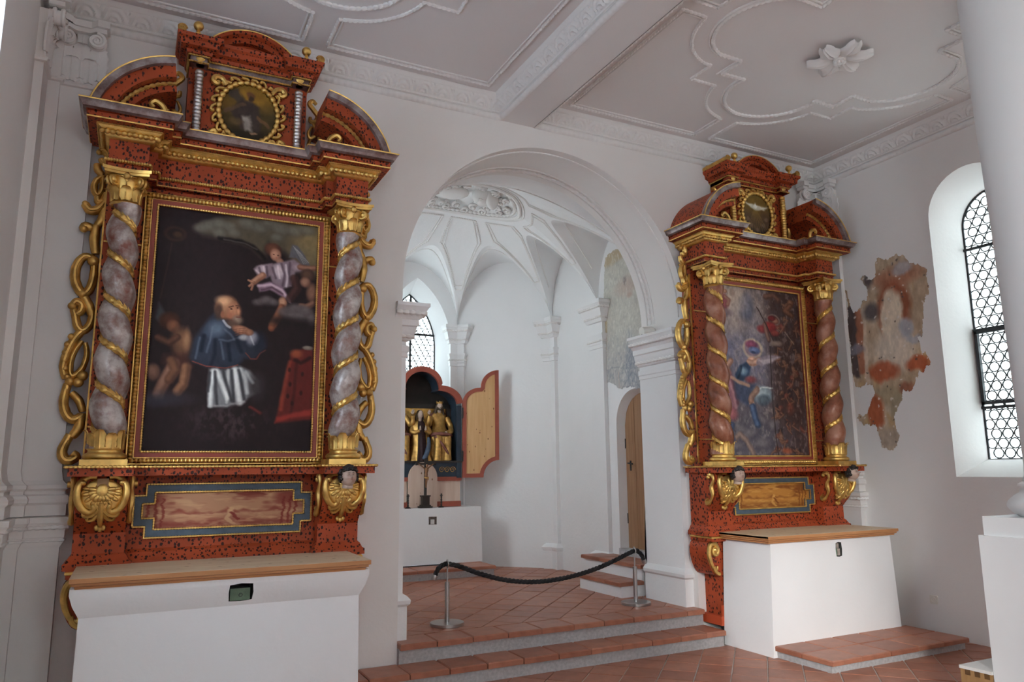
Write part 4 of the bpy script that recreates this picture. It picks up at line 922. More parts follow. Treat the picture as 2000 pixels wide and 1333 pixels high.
KNOBS = [(-0.954, 3.10, .034), (-1.057, 2.772, .024), (-0.959, 2.296, .032), (-0.98, 2.25, .030), (-1.029, 2.255, .028), (-1.03, 3.325, .024), (-1.0, 2.865, .028), (-0.978, 3.90, .018), (-1.035, 3.51, .018)]
def wing(sgn, z_off=0.0):
    m = MB()
    for pts, r_ in WING:
        p = spl(pts, 5); L = len(p)
        rad = [r_*1.38*(0.70 + 0.40*math.sin(PI*(0.15 + 0.75*i/(L-1))) + 0.03*math.sin(i*1.7)) for i in range(L)]
        m.tube([(sgn*-u, 0.10, z) for u, z in p], rad, 10)
        if L > 12: m.tube([(sgn*-u, 0.10 + 0.8*rad[i], z) for i, (u, z) in enumerate(p)][2:-2], [q*0.42 for q in rad[2:-2]], 6)
    for u, z, r_ in KNOBS: m.ell((sgn*-u, 0.115, z), (r_*1.12, r_, r_*1.12), 12, 8)
    for k in range(6):   # little bead chain
        m.ell((sgn*(1.02 + 0.052*math.sin(0.5 + k*0.42)), 0.115, 2.56 - 0.055*k), 0.022, 8, 6)
    m.box((sgn*0.908 - 0.008, 0.128, 1.72), (sgn*0.908 + 0.008, 0.142, 3.62))
    return m
def twisted(sgn, c, z0, z1, r0, e, pitch, phase):
    """salomonic shaft and the leaf garland lying in its groove; sgn = handedness"""
    m = MB(); K = 150; n = 28; rows = []
    ph = lambda z: sgn*2*PI*(z - z0)/pitch + phase
    rf = lambda z: r0*(1.0 - 0.14*(z - z0)/(z1 - z0))
    def rr(th, z): q = math.cos(th - ph(z)); return rf(z) + e*q - 0.016*max(0, -q)**5
    for i in range(K + 1):
        z = z0 + (z1 - z0)*i/K
        rows.append([(c[0] + rr(2*PI*k/n, z)*math.cos(2*PI*k/n), c[1] + rr(2*PI*k/n, z)*math.sin(2*PI*k/n), z) for k in range(n)])
    m.grid(rows, cv=True, cap=True)
    g = MB(); P_ = []; rad = []; K2 = 420
    for i in range(K2 + 1):
        z = z0 + 0.03 + (z1 - z0 - 0.06)*i/K2; th = ph(z) + PI; r_ = rr(th, z) + 0.001
        P_.append((c[0] + r_*math.cos(th), c[1] + r_*math.sin(th), z)); rad.append(0.027*(0.80 + 0.20*abs(math.sin(i*0.42))) if 6 < i < K2 - 6 else 0.008)
    g.tube(P_, rad, 7)
    for i in range(4, K2 - 4, 5):       # leaves of the garland
        p = Vector(P_[i]); d = (Vector(P_[i+4]) - p).normalized(); th = math.atan2(p.y - c[1], p.x - c[0]); out = Vector((math.cos(th), math.sin(th), 0)); sd = d.cross(out)
        for s in (-1, 1):
            b = p + out*0.020 + sd*(s*0.006); tip = b + d*0.045 + sd*(s*0.020) + out*0.002
            g.add([b - sd*0.005, b + out*0.006 + d*0.015 + sd*(s*0.012), tip, b + sd*0.004 + d*0.012 - out*0.004], [(0, 1, 2, 3), (3, 2, 1, 0)][:1])
    return m, g
def gilt_capital(c, z0, z1, r_):
    m = MB(); h = z1 - z0
    m.lathe([(r_*1.02, 0), (r_*1.12, 0.012), (r_*1.02, 0.024), (r_*0.92, 0.03), (r_*0.95, h*0.5), (r_*1.2, h*0.80), (r_*1.25, h*0.86)], 20, (c[0], c[1], z0))
    for row, (zz, hh, n, w_, off) in enumerate(((0.03, 0.085, 8, 0.030, 0), (0.045, 0.135, 8, 0.030, 0.5))):
        for k in range(n):
            a = 2*PI*(k + off)/n; o = Vector((math.cos(a), math.sin(a), 0)); s = Vector((-math.sin(a), math.cos(a), 0))
            leaf(m, Vector((*c, z0 + zz)) + o*(r_*0.95), o, s, hh, w_*1.15, 0.05, 10, 3)
    for k in range(4):
        a = PI/4 + k*PI/2; o = Vector((math.cos(a), math.sin(a), 0)); cc = Vector((*c, z1 - 0.065)) + o*(r_*1.38)
        sp = spiral((0, 0), 0.044, 0.006, PI/2, 1.8, 24); s = Vector((-o.y, o.x, 0))
        for dd in (-0.014, 0.014): m.tube([cc + o*x_ + s*dd + Vector((0, 0, y_)) for x_, y_ in sp], [0.014 - 0.007*i/24 for i in range(25)], 6)
        m.ell(cc, (0.03, 0.03, 0.03), 10, 8)
        b = PI/2*k; o2 = Vector((math.cos(b), math.sin(b), 0)); m.ell(Vector((*c, z1 - 0.035)) + o2*(r_*1.22), (0.022, 0.022, 0.026), 8, 6)
    e = r_*1.55
    for za, zb, q in ((z1 - 0.028, z1 - 0.010, 1.0), (z1 - 0.010, z1 + 0.012, 1.08)):
        pl = []
        for k in range(4):
            a, b = [(1, -1), (1, 1), (-1, 1), (-1, -1)][k], [(1, 1), (-1, 1), (-1, -1), (1, -1)][k]
            for j in range(6):
                t = j/6; x = a[0] + (b[0]-a[0])*t; y = a[1] + (b[1]-a[1])*t; f = 1 - 0.20*math.sin(PI*t); pl.append((c[0] + x*e*q*(f if abs(x) >= abs(y) else 1), c[1] + y*e*q*(f if abs(y) >= abs(x) else 1)))
        m.prism(pl, lambda x, y, z: (x, y, z), za, zb)
    return m
def gilt_base(c, z0, r_):
    m = MB(); m.box((c[0]-0.135, c[1]-0.135, z0), (c[0]+0.135, c[1]+0.135, z0+0.042))
    m.lathe([(r_*1.18, 0), (r_*1.30, 0.01), (r_*1.32, 0.025), (r_*1.22, 0.038), (r_*1.05, 0.045), (r_*1.02, 0.058), (r_*1.10, 0.066), (r_*1.10, 0.078), (r_*1.0, 0.086), (r_*0.98, 0.12)], 24, (c[0], c[1], z0 + 0.042))
    for k in range(10):
        a = 2*PI*k/10; o = Vector((math.cos(a), math.sin(a), 0)); s = Vector((-math.sin(a), math.cos(a), 0))
        leaf(m, Vector((*c, z0 + 0.11)) + o*(r_*0.98), o, s, 0.10 + 0.02*(k % 2), 0.032, 0.030, 10, 3)
    return m
def console_v(z):   # front curve of the bracket below the shelf
    return float(np.interp(z, [1.26, 1.30, 1.36, 1.43, 1.50, 1.57, 1.635], [0.25, 0.285, 0.345, 0.385, 0.40, 0.395, 0.37]))
def cartouche(uc):
    m = MB(); v = lambda z: console_v(z) + 0.008
    for s in (-1, 1):
        p = spl([(0.035, 1.62), (0.085, 1.62), (0.130, 1.575), (0.138, 1.50), (0.112, 1.43), (0.066, 1.40), (0.040, 1.42), (0.052, 1.445)], 5)
        m.tube([(uc + s*a, v(z) + 0.012, z) for a, z in p], [0.012 + 0.010*math.sin(PI*(0.1 + 0.85*i/(len(p)-1))) for i in range(len(p))], 12)
        for ang, l, w_ in ((8, .085, .016), (-14, .088, .018), (-36, .088, .018), (-58, .085, .018), (-78, .075, .016)):      # feathers of the shell
            ca, sa = math.cos(R(ang)), math.sin(R(ang)); rt = Matrix.Rotation(R(ang)*-1*s, 3, 'Y')
            for f, q in ((0.62, 1.0), (1.02, 0.75)):
                z = 1.535 + l*f*sa; a = s*l*f*ca; m.ell((uc + a, v(z) + 0.006 + 0.010*(1 - f*0.5), z), (l*0.40*q, 0.014, w_*q), 10, 6, rt)
        p = spl([(0.012, 1.42), (0.045, 1.385), (0.085, 1.375), (0.098, 1.395), (0.080, 1.41)], 4); m.tube([(uc + s*a, v(z) + 0.014, z) for a, z in p], [0.018 - 0.008*i/(len(p)-1) for i in range(len(p))], 7)
        p = spl([(0.010, 1.40), (0.040, 1.355), (0.070, 1.348), (0.078, 1.362)], 4); m.tube([(uc + s*a, v(z) + 0.012, z) for a, z in p], [0.015 - 0.007*i/(len(p)-1) for i in range(len(p))], 7)
        m.ell((uc + s*0.112, v(1.585) + 0.02, 1.585), (0.020, 0.018, 0.020), 8, 6)
        # side scroll of the bracket
        p = spl([(0.30, 1.60), (0.345, 1.605), (0.365, 1.56), (0.335, 1.49), (0.345, 1.42), (0.31, 1.36), (0.27, 1.335), (0.25, 1.36), (0.275, 1.375)], 4)
        m.tube([(uc + s*0.165, vv, z) for vv, z in p], [0.018 + 0.005*math.sin(i*0.6) for i in range(len(p))], 7)
        m.ell((uc + s*0.17, 0.30, 1.585), (0.02, 0.022, 0.022), 8, 6)
    m.ell((uc, v(1.53) + 0.004, 1.53), (0.05, 0.026, 0.06), 12, 8); m.ell((uc, v(1.50) - 0.004, 1.505), (0.122, 0.016, 0.105), 20, 8)
    m.tube([(uc, v(1.46) + 0.014, 1.46), (uc, v(1.41) + 0.016, 1.41), (uc, v(1.36) + 0.016, 1.36), (uc, v(1.31) + 0.014, 1.31)], [0.016, 0.022, 0.020, 0.014], 8)
    for a in (-0.02, 0, 0.02): m.ell((uc + a, v(1.30) + 0.018, 1.298 - 0.008*(a == 0)), (0.015, 0.015, 0.020), 8, 6)
    return m
def cherub(uc, parent, turn=0.0):
    """small carved head: face with brow, nose, cheeks, chin; curls as hair"""
    n, k = 80, 64; vs = []; cs = []
    skin = np.array((0.50, 0.36, 0.29)); sc_ = 0.062
    for i in range(k + 1):
        th = PI*i/k
        for j in range(n):
            ph = 2*PI*j/n; d = np.array((math.sin(th)*math.sin(ph), math.sin(th)*math.cos(ph), math.cos(th)))   # +y = face
            x, y, z = d; r_ = 1.0
            px = d*np.array((0.92, 1.0, 1.16)); fy = max(0.0, y)
            g = lambda cx, cz, s, a: a*math.exp(-((x - cx)**2 + (z - cz)**2)/(2*s*s))*(fy > 0.1)
            push = g(0, -0.02, 0.075, 0.16) + g(0, -0.12, 0.085, 0.20) + g(0, -0.62, 0.16, 0.12) + g(0.34, -0.28, 0.16, 0.09) + g(-0.34, -0.28, 0.16, 0.09) - g(0.28, 0.10, 0.11, 0.10) - g(-0.28, 0.10, 0.11, 0.10) + g(0.27, 0.09, 0.055, 0.055) + g(-0.27, 0.09, 0.055, 0.055) + g(0, -0.36, 0.11, 0.07) - g(0, -0.375, 0.035, 0.06) + g(0.27, 0.26, 0.12, 0.04) + g(-0.27, 0.26, 0.12, 0.04)
            px = px + np.array((0, push*1.7, 0)); vs.append(px*sc_)
            c = skin.copy()
            if fy > 0.3:
                q = math.exp(-((x**2)/0.025 + (z + 0.375)**2/0.004)); c = c*(1 - 0.85*q) + np.array((0.33, 0.10, 0.08))*0.85*q; q = math.exp(-((x**2)/0.03 + (z + 0.245)**2/0.002)); c = c*(1 - 0.4*q)
                for s in (-1, 1):
                    q = math.exp(-((x - s*0.27)**2/0.010 + (z - 0.09)**2/0.003)); c = c*(1 - 0.95*q) + np.array((0.05, 0.03, 0.03))*0.95*q
                    q = math.exp(-((x - s*0.27)**2/0.02 + (z - 0.27)**2/0.0022)); c = c*(1 - 0.75*q)
                    q = math.exp(-((x - s*0.4)**2/0.03 + (z + 0.25)**2/0.03)); c = c*(1 - 0.18*q) + np.array((0.55, 0.24, 0.20))*0.18*q
            cs.append((*c, 1))
    fs = [(i*n + j, i*n + (j+1) % n, (i+1)*n + (j+1) % n, (i+1)*n + j) for i in range(k) for j in range(n)]
    mb = MB(); mb.add(vs, fs)
    me = bpy.data.meshes.new('cherub_head'); me.from_pydata([tuple(p) for p in vs], [], fs); me.update()
    a_ = me.color_attributes.new('paint', 'FLOAT_COLOR', 'POINT'); a_.data.foreach_set('color', np.array(cs, np.float32).ravel())
    me.polygons.foreach_set('use_smooth', [True]*len(me.polygons)); me.materials.append(MT['skin_paint'])
    o = bpy.data.objects.new('cherub_head', me); col.objects.link(o); o.parent = parent
    o.location = (uc, -(console_v(1.56) + 0.125), 1.605); o.rotation_euler = (R(6), 0, PI + turn)
    o['label'] = 'painted cherub face with dark curly hair'
    h = MB(); rr = random.Random(4)
    for q in range(300):
        z = rr.uniform(-0.45, 1.0); a = rr.uniform(0, 2*PI); s = math.sqrt(max(0, 1 - z*z)); x, y = s*math.sin(a), s*math.cos(a)
        if y > 0.30 and z < 0.55 - 0.15*abs(x): continue
        if y > 0.0 and z < 0.0 and abs(x) < 0.85: continue
        r_ = rr.uniform(0.010, 0.015); c = (x*0.062, y*0.066, z*0.074 + 0.002)
        h.ell(c, (r_, r_, r_*0.9), 9, 7)
    h.build('hair', 'hair', o)
    nk = MB(); nk.tube([(0, -0.012, -0.045), (0, -0.02, -0.080)], [0.034, 0.040], 14); nk.build('neck', 'statue_skin', o)
    return o

def altarpiece(cx, zoff, shaft_mat, small_mat, picture, top_picture, low_picture, gains, heads, label, wings=(1, -1)):
    k = 1.013
    root = empty('altarpiece', (cx, W - 0.004, zoff)); root.scale = (k, k, k); tag(root, label, 'altarpiece')
    RED = 'red_marble'
    # --- substructure with bulging consoles
    m = MB(); m.box((-0.79, 0.0, 0.162 - zoff), (0.79, 0.24, 0.99)); FB(m, 'substructure', RED, root, 0)
    for s in (-1, 1):
        prof = [(0.78, 0.985), (0.93, 0.985), (0.955, 0.95), (0.962, 0.89), (0.95, 0.81), (0.92, 0.73), (0.875, 0.675), (0.80, 0.665), (0.78, 0.665)]
        pp = [(0.78, 0.985)] + spl(prof[1:-1], 4) + [(0.78, 0.665)]
        c = FB(MB().prism([(s*a, z) for a, z in pp], lambda a, z, d: (a, d, z), 0.0, 0.245), 'console', RED, root, 30)
        g = MB(); p = spl([(0.845, 0.90), (0.865, 0.93), (0.895, 0.91), (0.89, 0.87), (0.855, 0.865), (0.84, 0.91), (0.875, 0.965), (0.925, 0.95), (0.945, 0.88), (0.93, 0.80), (0.895, 0.735), (0.86, 0.725), (0.85, 0.755)], 4)
        g.tube([(s*a, 0.255, z) for a, z in p], [0.010 + 0.014*math.sin(PI*i/(len(p)-1)) for i in range(len(p))], 8)
        p = spl([(0.90, 0.755), (0.885, 0.715), (0.855, 0.69), (0.83, 0.685)], 4); g.tube([(s*a, 0.26, z) for a, z in p], 0.018, 8); g.ell((s*0.87, 0.262, 0.905), (0.026, 0.022, 0.026), 9, 6)
        FB(g, 'gilt_scroll', 'gold', c)
        g = MB(); g.box((s*0.80 - 0.02, 0.24, 0.162 - zoff), (s*0.80 + 0.02, 0.262, 0.40)); g.box((min(s*0.76, s*0.845), 0.0, 0.162 - zoff), (max(s*0.76, s*0.845), 0.268, 0.30))
        FB(g, 'foot', 'orange_red', root, 0)
    base = mirror_path([(-0.91, 0.0), (-0.91, 0.27), (-0.60, 0.27), (-0.60, 0.22)])
    m = MB(); poly = offs(base, 0.035); m.prism(poly, lambda a, b, z: (a, b, z), 0.985, 1.035); led = FB(m, 'ledge', RED, root, 0)
    g = MB(); g.tube([(p[0], p[1], 1.022) for p in offs(base, 0.034)], 0.012, 6); FB(g, 'gilt_edge', 'gold', led)
    # --- predella
    m = MB(); m.box((-0.66, 0.0, 1.03), (0.66, 0.15, 1.64))
    m.sweep([(-0.62, 0.15), (0.62, 0.15)], [(0.07, 1.03), (0.07, 1.07), (0.05, 1.09), (0.03, 1.12), (0.0, 1.14)]); FB(m, 'predella', RED, root, 20)
    for s in (-1, 1):
        m = MB(); m.box((min(s*.625, s*.925), 0, 1.03), (max(s*.625, s*.925), 0.25, 1.64))
        b = [(s*.925, 0.0), (s*.925, .25), (s*.625, .25), (s*.625, 0.0)]; b = b if s < 0 else b[::-1]
        b = [(-.925 if s < 0 else .625, 0), (-.925 if s < 0 else .625, .25), (-.625 if s < 0 else .925, .25), (-.625 if s < 0 else .925, 0)]
        m.sweep(b, [(0.045, 1.035), (0.045, 1.075), (0.03, 1.085), (0.015, 1.115), (0.0, 1.13)])
        pp = [(0.2, 1.26)] + [(console_v(1.26 + 0.375*i/16), 1.26 + 0.375*i/16) for i in range(17)] + [(0.2, 1.635)]
        m.prism(pp, lambda v, z, d: (d, v, z), s*0.775 - 0.147, s*0.775 + 0.147)
        ped = FB(m, 'pedestal', RED, root, 30)
        FB(cartouche(s*0.775), 'gilt_cartouche', 'gold', ped)
        if s in heads: cherub(s*0.775, root, 0.12*s)
        else:
            m = MB(); m.box((s*0.775 - 0.032, console_v(1.56), 1.535), (s*0.775 + 0.032, console_v(1.56) + 0.03, 1.61)); FB(m, 'bare_block', 'stool_wood', root, 0)
            for q in (-1, 1): FB(MB().tube([(s*0.775 + q*0.15, 0.33, 1.575), (s*0.775 + q*0.20, 0.33, 1.575)], 0.020, 10), 'gilt_peg', 'gold_dark', root)
    # stepped panel with blue frame and a landscape
    hu, hz, zc, st, sh = 0.515, 0.178, 1.388, 0.075, 0.075
    cross = lambda i: [(-hu+i, hz-i), (hu-i, hz-i), (hu-i, hz-sh-i*0.0-0.0), (hu+st-i, hz-sh), (hu+st-i, -hz+sh), (hu-i, -hz+sh), (hu-i, -hz+i), (-hu+i, -hz+i), (-hu+i, -hz+sh), (-hu-st+i, -hz+sh), (-hu-st+i, hz-sh), (-hu+i, hz-sh)]
    def crossp(i):
        a, b, c = hu - i, hz - i, hu + st - i; d = hz - sh - i
        return [(-a, zc+b), (a, zc+b), (a, zc+d), (c, zc+d), (c, zc-d), (a, zc-d), (a, zc-b), (-a, zc-b), (-a, zc-d), (-c, zc-d), (-c, zc+d), (-a, zc+d)]
    o_, i_ = crossp(0.0), crossp(0.055)
    m = MB(); n = len(o_); rows = [[(p[0], 0.15, p[1]) for p in o_], [(p[0], 0.175, p[1]) for p in o_], [(p[0], 0.172, p[1]) for p in i_], [(p[0], 0.155, p[1]) for p in i_]]; m.grid(rows, cv=True)
    pf_ = FB(m, 'predella_frame', 'blue_frame', root, 0)
    g = MB()
    for l in (o_, i_): beads(g, [(p[0], 0.178, p[1]) for p in l + l[:1]], 0.008, 0.018, 6, 4)
    FB(g, 'gilt_beading', 'gold', pf_)
    P = low_picture; ww = 2*(hu + st - 0.055); hh = 2*(hz - 0.055)
    msk = (np.abs(P.X - 0.5)*ww < hu - 0.05) | (np.abs(P.Y - 0.5)*hh < hz - sh - 0.05)
    canvas('predella_painting', P, lambda x, y: (-ww/2 + ww*x, -0.158, zc + hh/2 - hh*y), 'oil_paint', root, gains[2], msk)
    # --- shelf
    base = mirror_path([(-0.93, 0.0), (-0.93, 0.475), (-0.645, 0.475), (-0.645, 0.30)])
    m = MB(); m.prism(offs(base, 0.04), lambda a, b, z: (a, b, z), 1.625, 1.672); m.prism(offs(base, 0.055), lambda a, b, z: (a, b, z), 1.672, 1.688); shf = FB(m, 'shelf', RED, root, 0)
    g = MB(); beads(g, [(p[0], p[1], 1.683) for p in offs(base, 0.056)], 0.010, 0.024, 6, 4); FB(g, 'gilt_beading', 'gold', shf)
    # --- back panel
    m = MB(); m.box((-0.90, 0.0, 1.685), (0.90, 0.13, 3.70))
    for s in (-1, 1): m.box((min(s*.64, s*.905), 0.12, 1.685), (max(s*.64, s*.905), 0.155, 3.68))
    bp_ = FB(m, 'back_panel', RED, root, 0)
    for s in (-1, 1):
        for zz in (3.24, 1.95): FB(MB().tube([(s*0.655, 0.16, zz), (s*0.90, 0.16, zz)], 0.006, 6), 'gilt_band', 'gold', bp_)
    # --- picture with carved frame
    fu, fz0, fz1 = 0.66, 1.70, 3.635
    def ring(a, v0, v1, b):
        l = lambda i: [(-fu+i, fz0+i), (fu-i, fz0+i), (fu-i, fz1-i), (-fu+i, fz1-i)]
        return [[(p[0], v0, p[1]) for p in l(a)], [(p[0], v1, p[1]) for p in l(a)], [(p[0], v1, p[1]) for p in l(b)], [(p[0], v0, p[1]) for p in l(b)]]
    fr = FB(MB().grid(ring(0.0, 0.12, 0.185, 0.09), cv=True), 'picture_frame', 'red_paint', root, 0)
    g = MB(); rect = lambda i, v: [(-fu+i, v, fz0+i), (fu-i, v, fz0+i), (fu-i, v, fz1-i), (-fu+i, v, fz1-i), (-fu+i, v, fz0+i)]
    beads(g, rect(0.024, 0.188), 0.020, 0.026, 7, 4); g.tube(rect(0.003, 0.188), 0.007, 6); g.tube(rect(0.045, 0.187), 0.005, 6); beads(g, rect(0.086, 0.186), 0.009, 0.018, 6, 4)
    FB(g, 'gilt_moulding', 'gold', fr)
    P = picture; x0_, z0_, x1_, z1_ = -fu+0.088, fz0+0.088, fu-0.088, fz1-0.088
    canvas('painting', P, lambda x, y: (x0_ + (x1_-x0_)*x, -0.168, z1_ - (z1_-z0_)*y), 'oil_paint', root, gains[0])
    # --- columns
    for s in (-1, 1):
        c = (s*0.78, 0.335)
        sh_, ga = twisted(-s, c, 1.80, 3.455, 0.103, 0.015, 0.297, PI/2 - (PI*1.42 if s < 0 else -PI*1.42))
        co = FB(sh_, 'column', shaft_mat, root, 60)
        FB(ga, 'gilt_garland', 'gold', co, 50); FB(gilt_capital(c, 3.445, 3.672, 0.088), 'capital', 'gold', co, 50); FB(gilt_base(c, 1.688, 0.098), 'column_base', 'gold', co, 50)
    # --- entablature
    base = mirror_path([(-0.905, 0.0), (-0.905, 0.385), (-0.655, 0.385), (-0.655, 0.27), (-0.60, 0.27), (-0.60, 0.165)])
    ent = FB(MB().sweep(base, [(0.0, 3.682), (0.0, 3.735), (0.012, 3.74), (0.012, 3.76), (0.0, 3.765), (0.0, 3.90), (0.0, 3.92)]).prism(offs(base, 0.0), lambda a, b, z: (a, b, z), 3.682, 3.69), 'entablature', RED, root, 0)
    g = MB(); beads(g, [(p[0], p[1], 3.752) for p in offs(base, 0.014)], 0.014, 0.017, 6, 4); beads(g, [(p[0], p[1], 3.70) for p in offs(base, 0.003)], 0.005, 0.015, 6, 4);  FB(g, 'gilt_beading', 'gold', ent)
    g = MB(); g.sweep(base, [(0.0, 3.905), (0.02, 3.91), (0.028, 3.925), (0.05, 3.955), (0.07, 3.97), (0.075, 3.985), (0.05, 3.99)])
    beads(g, [(p[0], p[1], 3.942) for p in offs(base, 0.046)], 0.022, 0.034, 7, 5); beads(g, [(p[0], p[1], 3.978) for p in offs(base, 0.076)], 0.009, 0.018, 6, 4); FB(g, 'egg_moulding', 'gold', ent, 50)
    m = MB(); m.sweep(base, [(0.05, 3.985), (0.135, 3.985), (0.135, 4.035), (0.145, 4.037)]); m.prism(offs(base, 0.135), lambda a, b, z: (a, b, z), 4.03, 4.04); cor = FB(m, 'cornice', RED, root, 0)
    g = MB(); g.tube([(p[0], p[1], 3.992) for p in offs(base, 0.136)], 0.006, 5); g.tube([(p[0], p[1], 4.094) for p in offs(base, 0.188)], 0.006, 5); FB(g, 'gilt_fillet', 'gold', cor)
    m = MB(); m.sweep(base, [(0.135, 4.037), (0.145, 4.042), (0.165, 4.048), (0.172, 4.062), (0.180, 4.080), (0.190, 4.088), (0.190, 4.096)]); m.prism(offs(base, 0.190), lambda a, b, z: (a, b, z), 4.09, 4.098); FB(m, 'silver_cornice', 'silver_dull', root, 40)
    # --- broken segmental pediment
    for s in (-1, 1):
        uc, zc2, ro = 0.455, 3.93, 0.60
        aa = [R(13 + (82 - 13)*i/26) for i in range(27)]
        def arcb(r0_, r1_, v0, v1, z_lo=4.098):
            rows = []
            for a in aa:
                q = [(r0_, v0), (r1_, v0), (r1_, v1), (r0_, v1)]
                rows.append([(s*(uc + r_*math.cos(a)), v_, max(z_lo, zc2 + r_*math.sin(a))) for r_, v_ in q])
            return MB().grid(rows, cv=True, cap=True)
        pd = FB(arcb(0.47, 0.597, 0.0, 0.505), 'pediment', RED, root, 30)
        FB(arcb(0.552, 0.602, 0.49, 0.545), 'silver_moulding', 'silver_dull', pd, 30)
        FB(arcb(0.40, 0.48, 0.0, 0.42), 'pediment_soffit', RED, pd, 30)
        g = MB(); beads(g, [(s*(uc + 0.455*math.cos(a)), 0.43, max(4.10, zc2 + 0.455*math.sin(a))) for a in aa[6:]], 0.017, 0.04, 6, 4); g.tube([(s*(uc + 0.603*math.cos(a)), 0.545, max(4.10, zc2 + 0.603*math.sin(a))) for a in aa], 0.006, 5)
        p = spl([(0.60, 4.10), (0.575, 4.15), (0.59, 4.20), (0.64, 4.235), (0.67, 4.21), (0.65, 4.185)], 4); g.tube([(s*a, 0.40, z) for a, z in p], [0.014 + 0.006*math.sin(PI*i/(len(p)-1)) for i in range(len(p))], 7)
        FB(g, 'gilt_scroll', 'gold', pd)
        m = MB(); m.prism([(s*0.60, 4.098), (s*0.93, 4.098), (s*0.80, 4.25), (s*0.68, 4.30), (s*0.66, 4.22)], lambda a, z, d: (a, d, z), 0.0, 0.36); FB(m, 'tympanum', RED, pd, 0)
    # --- top stage with the oval
    m = MB(); m.box((-0.435, 0.0, 4.09), (0.435, 0.20, 4.72)); att = FB(m, 'top_stage', RED, root, 0)
    for s in (-1, 1):
        c = (s*0.365, 0.245); m = MB(); pr_ = []
        for i in range(121): z = 4.125 + 0.49*i/120; pr_.append((0.026 + 0.0055*abs(math.sin(PI*i/120*17)), z))
        m.lathe(pr_, 14, (c[0], c[1], 0)); sc_ = FB(m, 'small_column', small_mat, root, 50)
        g = MB(); g.lathe([(0.04, 4.098), (0.04, 4.11), (0.030, 4.118), (0.034, 4.128)], 14, (c[0], c[1], 0)); FB(g, 'base_ring', 'gold', sc_); g = MB(); g.lathe([(0.030, 4.655), (0.034, 4.66), (0.030, 4.67), (0.042, 4.69), (0.045, 4.70)], 14, (c[0], c[1], 0)); FB(g, 'capital_ring', 'gold', sc_)
        g = MB()
        for pts, r_ in (([(0.53, 4.60), (0.50, 4.625), (0.475, 4.59), (0.51, 4.545), (0.545, 4.50), (0.535, 4.45), (0.49, 4.445), (0.485, 4.48)], .020), ([(0.50, 4.44), (0.53, 4.39), (0.525, 4.33), (0.49, 4.30), (0.475, 4.34), (0.50, 4.40)], .014),
                        ([(0.60, 4.36), (0.575, 4.335), (0.545, 4.36), (0.53, 4.40)], .016), ([(0.56, 4.33), (0.575, 4.26), (0.555, 4.20), (0.51, 4.18), (0.48, 4.21)], .022), ([(0.49, 4.29), (0.475, 4.22), (0.48, 4.15), (0.51, 4.105)], .016)):
            p = spl(pts, 5); g.tube([(s*a, 0.12, z) for a, z in p], [r_*(0.7 + 0.4*math.sin(PI*i/(len(p)-1))) for i in range(len(p))], 7)
        FB(g, 'side_scroll', 'gold_dark', root)
        g = MB(); g.lathe([(0.022, 4.845), (0.024, 4.855), (0.014, 4.865), (0.012, 4.885)], 12, (s*0.395, 0.34, 0)); g.ell((s*0.395, 0.34, 4.918), 0.036, 14, 10); FB(g, 'gilt_ball', 'gold', root)
        g = MB(); sp = spiral((s*0.505, 4.868), 0.030, 0.006, PI if s > 0 else 0, -1.5*s, 18)
        for vv in (0.05, 0.36): g.tube([(x, vv, z) for x, z in sp], 0.010, 6)
        g.tube([(s*0.505, 0.0, 4.866), (s*0.505, 0.365, 4.866)], 0.030, 12); FB(g, 'gilt_volute', 'gold_dark', root)
    base = mirror_path([(-0.435, 0.0), (-0.435, 0.275), (-0.315, 0.275), (-0.315, 0.215)])
    m = MB(); m.sweep(base, [(0.0, 4.655), (0.0, 4.715)]); m.prism(base, lambda a, b, z: (a, b, z), 4.655, 4.66); FB(m, 'small_frieze', 'silver_dull' if small_mat == 'silver' else RED, root, 0)
    g = MB(); beads(g, [(p[0], p[1], 4.665) for p in offs(base, 0.006)], 0.009, 0.022, 6, 4); beads(g, [(p[0], p[1], 4.712) for p in offs(base, 0.012)], 0.009, 0.022, 6, 4); FB(g, 'gilt_beading', 'gold', att)
    m = MB(); m.sweep(base, [(0.0, 4.715), (0.025, 4.72), (0.03, 4.745), (0.07, 4.76), (0.075, 4.80), (0.095, 4.815), (0.10, 4.84), (0.0, 4.845)]); m.prism(offs(base, 0.08), lambda a, b, z: (a, b, z), 4.80, 4.84); FB(m, 'top_cornice', RED, root, 30)
    aa = [R(32 + (148 - 32)*i/28) for i in range(29)]; rr_ = 0.405; zc3 = 4.605
    def seg(r0_, v1, zlo=4.84): return MB().prism([(r0_*math.cos(a), max(zlo, zc3 + r0_*math.sin(a))) for a in aa], lambda a, z, d: (a, d, z), 0.0, v1)
    m = seg(0.33, 0.20); rows = []
    for a in aa: rows.append([(r_*math.cos(a), v_, max(4.838, zc3 + r_*math.sin(a))) for r_, v_ in ((0.32, 0.0), (rr_, 0.0), (rr_, 0.29), (0.375, 0.29), (0.36, 0.25), (0.32, 0.25))])
    m.grid(rows, cv=True, cap=True); tg = FB(m, 'top_pediment', RED, root, 30)
    g = MB(); g.tube([(0.405*math.cos(a), 0.29, max(4.84, zc3 + 0.405*math.sin(a))) for a in aa], 0.005, 5); FB(g, 'gilt_fillet', 'gold', tg)
    # oval picture and its leafy frame
    oc, ox, oz = 4.365, 0.212, 0.238
    P = top_picture; msk = ((P.X - .5)**2 + (P.Y - .5)**2) < 0.25
    canvas('oval_painting', P, lambda x, y: ((x - .5)*2*ox*1.04, -0.215, oc + (.5 - y)*2*oz*1.04), 'oil_paint', root, gains[1], msk)
    g = MB(); el = [(ox*1.02*math.cos(2*PI*i/60), 0.225, oc + oz*1.02*math.sin(2*PI*i/60)) for i in range(61)]
    beads(g, el, 0.024, 0.045, 7, 5)
